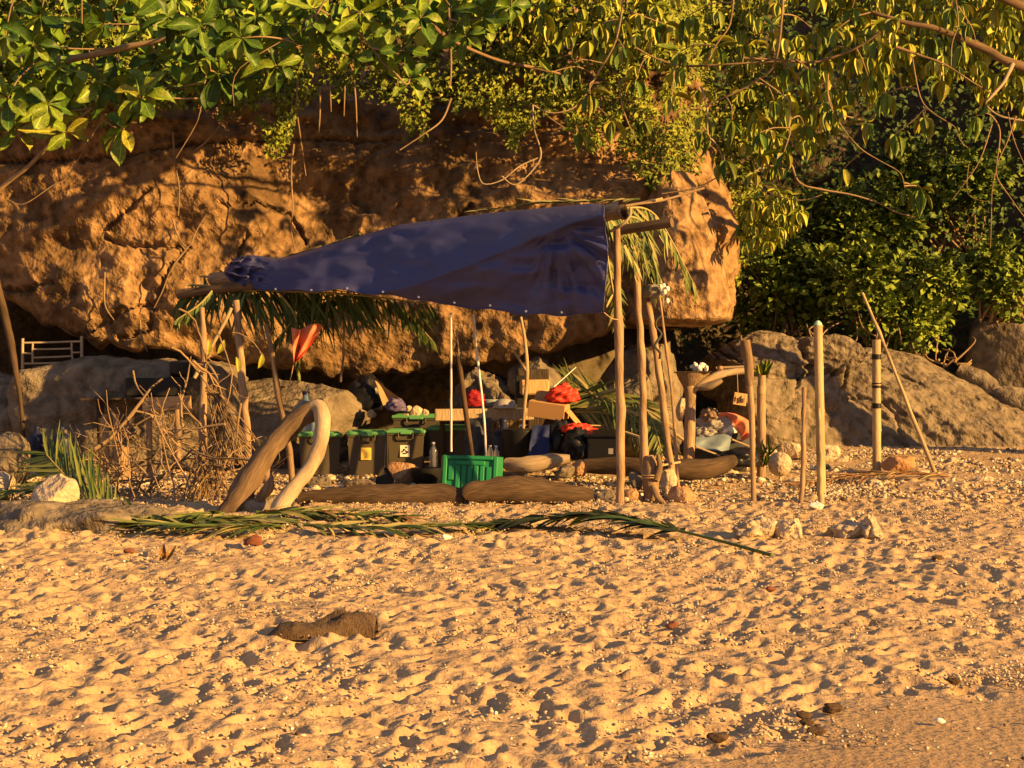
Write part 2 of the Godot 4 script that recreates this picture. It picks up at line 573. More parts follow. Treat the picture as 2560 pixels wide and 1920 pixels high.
var LIP := [-2000.0, 700.0, -300.0, 730.0, 0.0, 745.0, 90.0, 800.0, 200.0, 858.0, 430.0, 885.0, 560.0, 905.0, 750.0, 938.0, 900.0, 945.0, 1050.0, 925.0, 1230.0, 905.0, 1400.0, 878.0, 1520.0, 825.0, 1620.0, 795.0, 1700.0, 825.0, 1770.0, 812.0, 1850.0, 770.0, 2000.0, 760.0]
var CRACKS := [[0, 402, 150, 396, 330, 392, 480, 366, 620, 350, 800, 347, 1000, 342], [262, 575, 300, 545, 345, 512, 385, 478], [262, 590, 300, 612, 380, 619, 475, 622], [475, 622, 425, 680, 405, 740, 375, 830, 300, 850],
	[40, 872, 150, 866, 230, 826, 330, 772, 420, 760], [-60, 715, 60, 728, 130, 705], [1690, 480, 1700, 540, 1722, 600], [1742, 500, 1760, 590, 1758, 690], [560, 520, 640, 510, 720, 530, 760, 600], [1000, 640, 1100, 600, 1180, 520], [620, 590, 600, 640, 560, 700],
	[1945, 850, 1950, 880, 1975, 905, 1995, 915, 2030, 915], [1995, 915, 1995, 960, 1990, 990, 1975, 1010], [2060, 955, 2090, 928, 2130, 895, 2190, 880], [2118, 922, 2105, 970, 2090, 1020, 2080, 1065], [1915, 1010, 1960, 1018, 1985, 1008], [2110, 1000, 2180, 998], [1985, 1040, 1995, 1090], [1770, 860, 1810, 890, 1850, 905, 1900, 900], [1800, 850, 1840, 880], [1775, 880, 1800, 905, 1850, 925], [1900, 930, 1895, 990, 1910, 1060], [2140, 905, 2220, 925, 2300, 960], [2200, 1000, 2240, 1040, 2250, 1090], [2030, 1000, 2040, 1060, 2010, 1100]]
func crack_depth(s: Vector2) -> float:
	var best := 0.0
	for c in CRACKS:
		for i in range(0, c.size() - 2, 2):
			var a := Vector2(c[i], c[i + 1])
			var b := Vector2(c[i + 2], c[i + 3])
			if s.x < minf(a.x, b.x) - 14 or s.x > maxf(a.x, b.x) + 14 or s.y < minf(a.y, b.y) - 14 or s.y > maxf(a.y, b.y) + 14: continue
			var d := s.distance_to(Geometry2D.get_closest_point_to_segment(s, a, b))
			best = maxf(best, 1.0 - smoothstep(0.5, 6.5, d))
	return best

func cliff_front(px: float) -> float:                       # depth of the cliff's foot line at survey x
	return -4.6 - 0.25 * smoothstep(300.0, -100.0, px) + 0.15 * sin(px * 0.006)

func build_cliff() -> void:
	var plan := []          # x, z, outward normal
	var x := -9.5
	while x < 2.05:
		plan.append([Vector2(x, cliff_front(1280.0 + x * 212.0)), Vector2(0, 1)])
		x += 0.045 if x < -6.3 else 0.027
	var zc: float = plan[plan.size() - 1][0].y
	for k in 22:
		var a := PI * 0.5 * (k + 1) / 22.0
		plan.append([Vector2(2.05 + 0.62 * sin(a), zc - 1.3 + 1.3 * cos(a)), Vector2(sin(a), cos(a)).normalized()])
	for k in 14:
		plan.append([Vector2(2.67 - 0.02 * k, zc - 1.4 - 0.3 * k), Vector2(1, 0.1).normalized()])
	# profile: height above the lip (or absolute from 3 m up), inset
	var prof := [[0.35, -2.6], [0.12, -1.3], [0.02, -0.55], [0.0, -0.24], [0.1, -0.05], [0.45, 0.06], [1.0, 0.04], [1.7, -0.02], [2.4, -0.14], [3.0, -0.4], [3.6, -0.85], [4.4, -1.6], [5.6, -2.6]]
	var rows := []
	for i in prof.size() - 1:
		var p0 = prof[maxi(i - 1, 0)]
		var p1 = prof[i]
		var p2 = prof[i + 1]
		var p3 = prof[mini(i + 2, prof.size() - 1)]
		var len := Vector2(p2[0] - p1[0], p2[1] - p1[1]).length()
		var steps := maxi(2, int(len / (0.027 if i >= 2 and i < 9 else 0.07)))
		for k in steps:
			var t := float(k) / steps
			rows.append(Vector2(cubic_interpolate(p1[0], p2[0], p0[0], p3[0], t), cubic_interpolate(p1[1], p2[1], p0[1], p3[1], t)))
	rows.append(Vector2(5.6, -2.6))
	var nu := plan.size()
	var nv := rows.size()
	var pts := PackedVector3Array(); pts.resize(nu * nv)
	var lips := []
	for i in nu:
		var p: Vector2 = plan[i][0]
		var px := 1280.0 + p.x / unit(p.y)
		lips.append(spot(px, poly_at(LIP, px), p.y).y + 0.1 * n_b.get_noise_1d(px * 0.01))
	for j in nv:
		var r: Vector2 = rows[j]
		for i in nu:
			var p: Vector2 = plan[i][0]
			var o: Vector2 = plan[i][1]
			var y: float = lips[i] + r.x
			var q := Vector3(p.x + o.x * r.y, y, p.y + o.y * r.y)
			var d := 0.34 * n_b.get_noise_3d(q.x * 0.33, q.y * 0.5, q.z * 0.3) + 0.17 * n_b.get_noise_3d(q.x * 0.9, q.y * 1.2, q.z * 0.8) + 0.05 * n_a.get_noise_3d(q.x * 1.6 + 9.0, q.y * 2.0, q.z)
			d += 0.1 * (n_cell.get_noise_3d(q.x * 0.8 + 0.25 * n_b.get_noise_2d(q.x * 2.0, q.y * 2.0), q.y * 1.0 + 0.4 * q.x, 0.7) + 0.5)
			d += 0.07 * n_c.get_noise_3d(q.x * 1.5 - q.y * 0.6, q.y * 1.7, 3.0) + 0.018 * n_a.get_noise_3d(q.x * 6.0, q.y * 6.0, q.z * 6.0)
			d -= 0.1 * crack_depth(sheet(q) + Vector2(7.0 * n_b.get_noise_2d(q.x * 7.0, q.y * 7.0), 7.0 * n_b.get_noise_2d(q.x * 7.0 + 60.0, q.y * 7.0)))
			pts[j * nu + i] = q + Vector3(o.x, 0.12, o.y) * d
	var g := Geo.new()
	g.grid(pts, nu, nv)
	for i in g.v.size():
		var q := g.v[i]
		var s := 0.88 + 0.35 * n_b.get_noise_3d(q.x * 0.45, q.y * 0.45, 5.0) + 0.2 * n_a.get_noise_3d(q.x * 3.0, q.y * 1.1, 8.0)
		var dk := smoothstep(0.12, 0.42, n_a.get_noise_3d(q.x * 1.5, q.y * 0.6, 21.0))      # dark algae streaks with ragged outlines
		s *= 1.0 - 0.45 * dk
		g.c[i] = Color(s, s * 0.98, s * 0.95)
	setting("cliff", g, M.cliff)
	# the hill behind everything, also closes the hollow under the overhang
	var hp := PackedVector3Array()
	var hn := 70
	var hm := 40
	for j in hm:
		for i in hn:
			var hx := lerpf(-16.0, 16.0, i / (hn - 1.0))
			var hy := lerpf(-0.8, 11.0, j / (hm - 1.0))
			var hz := -8.2 - 2.6 * smoothstep(0.5, 3.5, hx) - 0.22 * hy * (0.4 + smoothstep(1.0, 4.0, hx)) + 0.9 * n_b.get_noise_2d(hx * 0.3, hy * 0.4)
			hz += 3.2 * smoothstep(7.0, 10.0, hx)
			hp.append(Vector3(hx, hy, hz))
	var hg := Geo.new()
	hg.tint = Color(0.5, 0.48, 0.42)
	hg.grid(hp, hn, hm)
	setting("hillside", hg, M.rock)

func rock_geo(at: Vector3, size: Vector3, sd: int, boxy := 2.6, cuts := 7, rough := 0.12, nu := 40, nv := 26, turn := 0.0, facet := 0.86) -> Geo:
	var r := RandomNumberGenerator.new()
	r.seed = sd * 7919 + 13
	var planes := []
	for k in cuts:
		var d := Vector3(r.randf_range(-1, 1), r.randf_range(-0.5, 1), r.randf_range(-0.6, 1)).normalized()
		planes.append([d, r.randf_range(0.62, 0.92)])
	var b := Basis(Vector3.UP, turn)
	var pts := PackedVector3Array()
	var o := sd * 13.7
	for j in nv:
		var th := PI * j / (nv - 1)
		for i in nu:
			var ph := TAU * i / (nu - 1)
			var d := Vector3(cos(ph) * sin(th), -cos(th), sin(ph) * sin(th))
			var k := pow(pow(absf(d.x), boxy) + pow(absf(d.y), boxy) + pow(absf(d.z), boxy), -1.0 / boxy)
			var p := d * k
			p *= 1.0 + rough * 1.6 * n_b.get_noise_3d(p.x * 0.9 + o, p.y * 0.9, p.z * 0.9)
			for c in planes:
				var e: float = p.dot(c[0]) - c[1]
				if e > 0.0: p -= c[0] * e * facet
			if nu >= 44: p *= 1.0 + 0.05 * n_c.get_noise_3d(p.x * 1.1 + o, p.y * 2.4 + p.x * 0.7, p.z * 1.1)
			p *= 1.0 + rough * 0.5 * n_a.get_noise_3d(p.x * 3.1 + o, p.y * 3.1, p.z * 3.1)
			var w := at + b * (p * size)
			if nu >= 120: w -= (w - at).normalized() * 0.05 * crack_depth(sheet(w) + Vector2(6.0 * n_b.get_noise_2d(w.x * 6.0, w.y * 6.0), 6.0 * n_b.get_noise_2d(w.x * 6.0 + 40.0, w.y * 6.0)))
			pts.append(w)
	var g := Geo.new()
	g.grid(pts, nu, nv, true, true)
	for i in g.v.size():
		var q := g.v[i]
		var s := 0.95 + 0.25 * n_a.get_noise_3d(q.x * 2.2 + o, q.y * 2.2, q.z * 2.2)
		g.c[i] = Color(s, s * 0.985, s * 0.96)
	return g
func rock(called: String, px0: float, py0: float, px1: float, py1: float, z: float, deep: float, sd: int, m: Material, label: String, category := "boulder", group := "", boxy := 2.8, cuts := 7, rough := 0.12, turn := 0.0, n := 40) -> MeshInstance3D:
	# a boulder whose outline fills the survey box px0..px1, py0..py1 at depth z
	var a := spot(px0, py0, z)
	var b := spot(px1, py1, z)
	var size := Vector3((b.x - a.x) * 0.53, (a.y - b.y) * 0.53, deep * 0.5)
	var at := Vector3((a.x + b.x) * 0.5, (a.y + b.y) * 0.5, z)
	return single(called, Vector3(at.x, b.y, z), rock_geo(at, size, sd, boxy, cuts, rough, n, maxi(12, int(n * 0.65)), turn), m, label, category, group)

func build_slab() -> void:
	# the smooth corner of the cliff, lit from the right
	var pts := PackedVector3Array()
	var nu := 56
	var nv := 70
	for j in nv:
		var v := j / (nv - 1.0)
		var py := lerpf(818.0, 440.0, v)
		var right := poly_at([440, 1725, 480, 1748, 540, 1772, 620, 1802, 700, 1824, 770, 1842, 795, 1838, 818, 1800], py)
		var left := poly_at([440, 1640, 560, 1600, 818, 1580], py)
		var shut := smoothstep(0.0, 0.04, v) * 0.5 + 0.5
		for i in nu:
			var a := TAU * i / (nu - 1)
			var cx := signf(cos(a)) * pow(absf(cos(a)), 0.7)
			var cz := signf(sin(a)) * pow(absf(sin(a)), 0.7)
			var q := spot((left + right) * 0.5 + cx * (right - left) * 0.5 * shut, py, -4.35 - 0.35 * v * v)
			q.z += cz * 0.6 * shut - 0.2 * maxf(cx, 0.0)
			var o := Vector3(cx, 0, cz)
			var s := sheet(q)
			var groove := 0.0
			for gx in [1690.0, 1712.0, 1757.0]: groove = maxf(groove, 1.0 - smoothstep(0.0, 7.0, absf(s.x - gx - (s.y - 560.0) * 0.16 - 6.0 * n_b.get_noise_1d(s.y * 0.02))))
			q += o * (0.1 * n_b.get_noise_3d(q.x * 1.5, q.y * 0.8, q.z * 1.5) + 0.025 * n_a.get_noise_3d(q.x * 5.0, q.y * 2.5, q.z * 5.0) - 0.06 * groove)
			pts.append(q)
	var g := Geo.new()
	g.grid(pts, nu, nv, true, true)
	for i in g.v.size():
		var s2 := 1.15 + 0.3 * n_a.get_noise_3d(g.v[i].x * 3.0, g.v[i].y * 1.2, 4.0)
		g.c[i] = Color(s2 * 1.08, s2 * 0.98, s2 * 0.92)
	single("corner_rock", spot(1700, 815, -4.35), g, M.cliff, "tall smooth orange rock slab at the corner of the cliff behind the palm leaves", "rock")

func build_boulders() -> void:
	build_slab()
	rock("boulder", 78, 918, 590, 1235, -4.0, 1.9, 3, M.rock, "broad brown boulder carrying the white rail frame on its flat top", "boulder", "", 7.0, 0, 0.07, 0.05, 90)
	rock("boulder", -160, 925, 66, 1250, -3.9, 1.6, 4, M.rock, "brown boulder cut by the picture's left edge, beside a dark gap", "boulder", "", 3.2, 6, 0.1, 0.3, 60)
	rock("boulder", 500, 948, 905, 1230, -4.0, 1.5, 5, M.rock, "low rounded boulder behind the bin at the driftwood arch", "boulder", "", 3.0, 6, 0.1, 0.1, 70)
	rock("boulder", 1115, 908, 1345, 1150, -5.0, 1.4, 6, M.rock, "pale knobbly boulder behind the thin white rods", "boulder", "", 2.6, 9, 0.3, 0.2, 70)
	rock("boulder", 1270, 902, 1395, 1010, -4.6, 0.8, 7, M.rock, "rounded brown rock behind the wooden block and forked stick", "boulder", "", 2.4, 5, 0.12, 0.0, 44)
	rock("boulder", 1480, 838, 1700, 1150, -5.2, 1.5, 8, M.rock, "tall angular boulder in half shade behind the leaning poles", "boulder", "", 3.2, 8, 0.14, 0.4, 64)
	rock("boulder", 1500, 930, 1640, 1120, -4.4, 0.9, 44, M.rock, "dark smooth rock behind the fresh palm leaves", "boulder", "", 2.8, 6, 0.1, 0.0, 44)
	rock("boulder", 1755, 832, 2010, 1010, -7.0, 1.8, 9, M.rock, "cracked ledge with folded layers above the bowl stand", "boulder", "", 3.4, 8, 0.14, 0.0, 170)
	rock("boulder", 1740, 950, 2150, 1200, -6.9, 2.2, 10, M.rock, "cracked grey block at the foot of the ledge behind the posts", "boulder", "", 4.0, 5, 0.09, 0.1, 200)
	rock("boulder", 1985, 845, 2125, 960, -7.0, 1.4, 11, M.rock, "split rounded block on top of the ledge behind the tall bamboo", "boulder", "", 3.0, 6, 0.1, 0.3, 120)
	# the long sloping dome on the right
	var dp := PackedVector3Array()
	var nu := 260
	var nv := 110
	for j in nv:
		for i in nu:
			var px := lerpf(2020.0, 3000.0, i / (nu - 1.0))
			var top := poly_at([2020, 905, 2090, 868, 2200, 872, 2290, 893, 2400, 945, 2500, 990, 2600, 1040, 3000, 1190], px) 
			var t := j / (nv - 1.0)
			var foot := 1185.0
			var py := lerpf(foot, top, sin(t * PI * 0.5))
			var z := -6.3 - 1.9 * (1.0 - cos(t * PI * 0.5)) - 0.5 * smoothstep(2120, 2020, px) * (1.0 - t) - 2.0 * smoothstep(0.93, 1.0, t)
			var q := spot(px, py, z)
			q += Vector3(0.1, 0.25, 0.9).normalized() * (0.16 * n_a.get_noise_3d(q.x * 0.9, q.y * 1.4 + q.x * 0.5, q.z) + 0.06 * n_c.get_noise_3d(q.x * 1.2, q.y * 3.0 + q.x * 1.5, 0.0) + 0.025 * n_a.get_noise_3d(q.x * 6, q.y * 6, q.z * 6))
			q.z -= 0.045 * crack_depth(sheet(q) + Vector2(6.0 * n_b.get_noise_2d(q.x * 6.0, q.y * 6.0), 6.0 * n_b.get_noise_2d(q.x * 6.0 + 40.0, q.y * 6.0)))
			dp.append(q)
	var g := Geo.new()
	g.grid(dp, nu, nv)
	for i in g.v.size():
		var s := 0.95 + 0.25 * n_a.get_noise_3d(g.v[i].x * 1.6, g.v[i].y * 4.0, 2.0)
		g.c[i] = Color(s, s * 0.98, s * 0.95)
	single("boulder", spot(2300, 1120, -6.6), g, M.rock, "long smooth dome of rock sloping down to the pebbles on the right", "boulder")
	var lp := smooth_path([spot(2395, 925, -7.9), spot(2450, 955, -7.8), spot(2490, 985, -7.7), spot(2530, 1000, -7.6), spot(2600, 1040, -7.5)], 6)
	single("fallen_trunk", spot(2480, 990, -7.8), Geo.new().tube(lp, lerp_list([0.09, 0.16, 0.13, 0.2, 0.24], lp.size()), 14, true, 0.12, 3), M.rock, "grey fallen trunk lying along the edge of the dome", "trunk")
	rock("boulder", 2395, 770, 2640, 1010, -9.0, 1.6, 12, M.rock, "shaded boulder behind the fallen trunk at the right edge", "boulder", "", 3.0, 7, 0.14, 0.2, 40)
	rock("boulder", -80, 1258, 410, 1440, 1.5, 1.5, 13, M.rock, "low flat rock half buried in sand before the white stone", "boulder", "", 2.6, 1, 0.16, 0.05, 80)
	rock("boulder", 84, 1196, 214, 1350, 0.6, 0.55, 14, M.pale_rock, "smooth whitish boulder among green palm leaves", "boulder", "", 2.4, 2, 0.08, 0.2, 44)
	rock("boulder", -30, 1085, 70, 1215, -1.6, 0.6, 15, M.rock, "small dark rock at the left edge beside the water jugs", "boulder", "", 2.6, 5, 0.12, 0.2, 36)
	rock("boulder", -40, 1180, 40, 1260, 0.0, 0.5, 16, M.pale_rock, "pale stone under palm leaves at the left edge", "boulder", "", 2.4, 5, 0.12, 0.2, 30)

# ---------------------------------------------------------------- foliage
func leaf_mesh(rows: int, widest: float, fold: float, curl: float, wave := 0.0) -> ArrayMesh:
	# blade along +y from its stalk at the origin, one unit long and about one wide, upper face +z
	var pts := PackedVector3Array()
	for j in rows + 1:
		var t := float(j) / rows
		var w: float
		if t < widest: w = sin(t / widest * PI * 0.5)
		else: w = cos((t - widest) / (1.0 - widest) * PI * 0.5)
		w = maxf(pow(maxf(w, 0.0), 0.85), 0.03) * 0.5
		var z := -curl * t * t
		for i in 3:
			var s := i - 1.0
			pts.append(Vector3(s * w * cos(fold), t - 0.02 * absf(s), z + absf(s) * w * sin(fold) + wave * s * sin(t * 9.0)))
	return Geo.new().grid(pts, 3, rows + 1).mesh()
func blade_mesh(bend: float) -> ArrayMesh:                   # one leaflet of a palm leaf
	var pts := PackedVector3Array()
	for j in 5:
		var t := j / 4.0
		var w := 0.5 * sin(clampf(0.12 + t * 0.95, 0, 1) * PI) + 0.03
		for i in 3:
			var s := i - 1.0
			pts.append(Vector3(s * w, t, -bend * t * t + absf(s) * w * 0.5 * 0.06))
	return Geo.new().grid(pts, 3, 5).mesh()
func aim(p: Vector3, dir: Vector3, up: Vector3, len: float, wid: float) -> Transform3D:
	var y := dir.normalized()
	var x := y.cross(up)
	if x.length() < 0.05: x = y.cross(Vector3(0.3, 0.2, 0.9))
	x = x.normalized()
	var z := x.cross(y)
	return Transform3D(Basis(x * wid, y * len, z * len), p)
func leaf_piece(parent: Node3D, called: String, m: Mesh, mt: Material, x: Transform3D) -> void:
	var o := MeshInstance3D.new()
	o.name = called
	o.mesh = m
	o.material_override = mt
	parent.add_child(o, true)
	x.origin -= parent.position
	o.transform = x

var broad := []
var slim := []
var blades := []
var small_leaf: ArrayMesh
func make_leaves() -> void:
	for k in 4: broad.append(leaf_mesh(8, 0.66, 0.2 + 0.17 * k, -0.05 + 0.2 * k, 0.03 + 0.02 * k))
	for k in 4: slim.append(leaf_mesh(6, 0.5, 0.3 + 0.12 * k, 0.08 + 0.14 * k, 0.015 * k))
	for k in 4: blades.append(blade_mesh(0.05 + 0.12 * k))
	small_leaf = leaf_mesh(2, 0.5, 0.3, 0.15)

func limb(parent: Node3D, called: String, pts: Array, r0: float, r1: float, m: Material) -> Array:
	var p := []
	for q in pts: p.append(spot(q[0], q[1], q[2]))
	var path := smooth_path(p, 5)
	part(parent, called, Geo.new().tube(path, lerp_list([r0 * 0.72, lerpf(r0, r1, 0.6) * 0.72, r1 * 0.72], path.size()), 7, true, 0.22, int(pts[0][0])), m)
	return path
func nearest(paths: Array, p: Vector3) -> Vector3:
	var best := Vector3.ZERO
	var bd := 1e9
	for path in paths:
		for q in path:
			var d: float = (q - p).length() + (0.6 if q.y < p.y else 0.0)
			if d < bd and d > 0.15: bd = d; best = q
	return best

func broad_whorl(t: Node3D, at: Vector3, n: int, size: float, pick: Array, xs: Array, cs: Array) -> void:
	var axis := Vector3(rr(-0.5, 0.6), rr(-0.5, 0.4), rr(0.35, 1.0)).normalized()
	var s := axis.cross(Vector3.UP).normalized()
	var b := s.cross(axis)
	var a0 := rr(0, TAU)
	for k in n:
		var a := a0 + TAU * k / n + rr(-0.25, 0.25)
		var d := (s * cos(a) + b * sin(a)) + axis * rr(-0.1, 0.5) + Vector3(0, rr(-0.55, -0.05), 0)
		var L := size * rr(0.5, 1.15)
		var x := aim(at + d.normalized() * 0.02, d, axis * 0.7 + Vector3(rr(0.0, 0.9), rr(0.1, 0.7), rr(0.1, 0.6)), L, L * rr(0.4, 0.58))
		if t: leaf_piece(t, "leaf", broad[rng.randi() % 4], M["leaf_%d" % pick[rng.randi() % pick.size()]], x)
		else:
			xs.append(x); cs.append(leaf_tint())
func slim_whorl(t: Node3D, at: Vector3, n: int, size: float, pick: Array, xs: Array, cs: Array) -> void:
	for k in n:
		var a := TAU * k / n + rr(-0.4, 0.4)
		var d := Vector3(cos(a) * rr(0.25, 0.75), rr(-1.0, -0.55), sin(a) * rr(0.25, 0.75))
		if rng.randf() < 0.12: d.y = rr(-0.2, 0.3)
		var L := size * rr(0.65, 1.1)
		var x := aim(at + d.normalized() * 0.015, d, Vector3(cos(a), 0.5, sin(a)), L, L * rr(0.3, 0.4))
		if t: leaf_piece(t, "leaf", slim[rng.randi() % 4], M["leaf_%d" % pick[rng.randi() % pick.size()]], x)
		else:
			xs.append(x); cs.append(olive_tint())
func olive_tint() -> Color:
	var c := Color(0.1, 0.15, 0.018).lerp(Color(0.34, 0.37, 0.035), rng.randf())
	if rng.randf() < 0.15: c = Color(0.45, 0.42, 0.06)
	return c
func leaf_tint() -> Color:
	var k := rng.randf()
	var c := Color(0.08, 0.17, 0.02).lerp(Color(0.26, 0.37, 0.035), k * k)
	if rng.randf() < 0.12: c = Color(0.26, 0.32, 0.04)
	var f := rr(0.75, 1.2)
	return Color(c.r * f, c.g * f, c.b * f)

func build_left_tree() -> void:
	var t := thing("broadleaf_tree", Vector3(-8.2, 0.2, -3.2), "tree with large glossy star-shaped leaf clusters hanging over the cliff's left", "tree")
	part(t, "trunk", Geo.new().tube(smooth_path([Vector3(-8.2, 0.0, -3.2), Vector3(-8.0, 1.5, -3.1), Vector3(-7.5, 3.2, -2.9), Vector3(-6.6, 4.4, -2.7)], 4), lerp_list([0.3, 0.24, 0.2, 0.15], 13), 12, true, 0.1, 4), M.wood)
	var paths := []
	paths.append(limb(t, "branch", [[-300, 160, -2.7], [-80, 130, -2.5], [140, 150, -2.2], [330, 115, -2.0], [430, 90, -1.9], [470, 40, -1.9]], 0.09, 0.02, M.dry))
	paths.append(limb(t, "branch", [[-320, 140, -2.7], [60, -60, -2.3], [420, -70, -1.9], [800, -60, -1.7], [1150, -50, -1.6], [1330, -20, -1.6]], 0.11, 0.03, M.bark))
	paths.append(limb(t, "branch", [[-240, 620, -3.0], [-60, 520, -2.8], [20, 455, -2.7], [80, 408, -2.6], [140, 345, -2.5], [230, 270, -2.3]], 0.06, 0.018, M.dry))
	paths.append(limb(t, "branch", [[260, 300, -2.1], [235, 330, -2.1], [170, 440, -2.1], [130, 465, -2.1], [60, 510, -2.1], [18, 498, -2.1]], 0.011, 0.005, M.dry))
	paths.append(limb(t, "branch", [[525, 130, -2.0], [515, 190, -2.0], [500, 280, -2.0], [485, 320, -2.0], [440, 395, -2.0]], 0.013, 0.005, M.dry))
	paths.append(limb(t, "branch", [[170, 280, -2.2], [110, 325, -2.2], [60, 330, -2.2], [25, 350, -2.2]], 0.012, 0.006, M.dry))
	paths.append(limb(t, "branch", [[812, 0, -1.8], [790, 40, -1.8], [780, 60, -1.8], [600, 170, -1.8], [585, 265, -1.9]], 0.016, 0.006, M.dry))
	paths.append(limb(t, "branch", [[870, 10, -1.7], [885, 60, -1.7], [930, 120, -1.7], [960, 160, -1.7], [990, 185, -1.7], [995, 215, -1.7]], 0.014, 0.005, M.dry))
	paths.append(limb(t, "branch", [[1075, 60, -2.3], [1120, 95, -2.4], [1180, 125, -2.5], [1260, 155, -2.7], [1340, 170, -3.0], [1420, 190, -3.2]], 0.035, 0.02, M.wood))
	paths.append(limb(t, "branch", [[1122, 20, -2.0], [1125, 100, -2.0], [1128, 160, -2.0], [1126, 215, -2.0]], 0.02, 0.01, M.dry))
	paths.append(limb(t, "branch", [[1128, 245, -2.2], [1105, 300, -2.2], [1060, 335, -2.1], [1000, 375, -2.1]], 0.016, 0.01, M.dry))
	var tips := [[55, 172, 9], [152, 172, 8], [205, 85, 7], [290, 140, 7], [355, 245, 7], [490, 155, 7], [310, 322, 6], [605, 95, 7], [745, 115, 8], [935, 122, 6], [1025, 197, 6], [1050, 45, 7], [1210, 45, 7], [640, 40, 7], [420, 40, 7], [560, 30, 7], [100, 40, 7], [830, 60, 7], [985, 60, 6],
		[20, 245, 6], [165, 330, 5], [430, 225, 6], [40, 325, 5], [690, 165, 6], [545, 185, 6], [1130, 20, 6], [880, 140, 5], [250, 205, 6], [780, 20, 7], [15, 90, 6], [340, 40, 6], [700, 60, 6], [600, 190, 5], [1010, 120, 5], [470, 90, 6], [1275, 15, 6], [120, 260, 6], [390, 150, 6], [900, 30, 7], [260, 60, 6], [1165, 90, 5], [85, 110, 6], [500, 60, 5]]
	for w in tips:
		var p := spot(w[0], w[1], -1.9 + rr(-0.5, 0.5))
		var q := nearest(paths, p)
		var mid := p.lerp(q, 0.5) + Vector3(rr(-0.06, 0.06), rr(-0.1, 0.02), rr(-0.05, 0.05))
		part(t, "twig", Geo.new().tube(smooth_path([q, mid, p], 3), [0.012, 0.011, 0.01, 0.009, 0.008, 0.007, 0.006], 5), M.dry)
		var pick := [1, 1, 2, 2, 3, 0] if w[0] < 700 else [1, 2, 3, 3, 2]
		if w[0] < 360 and w[1] > 150: pick = [1, 2, 2, 3, 3, 4]
		if w[1] > 290: pick = [2, 3, 4]
		broad_whorl(t, p, w[2], rr(0.24, 0.37), pick, [], [])
	# the deeper leaves nobody could count
	var xs := []
	var cs := []
	for i in 130:
		var px := rr(-500, 1350)
		var low := poly_at([-500, 330, 0, 300, 250, 250, 420, 190, 600, 130, 800, 110, 1000, 130, 1200, 40, 1350, 0], px)
		var p := spot(px, rr(-40, low), rr(-3.4, -2.2))
		broad_whorl(null, p, 6, rr(0.22, 0.34), [], xs, cs)
	mass("leaves", broad[1], M.leaf, xs, cs, "", "", t)

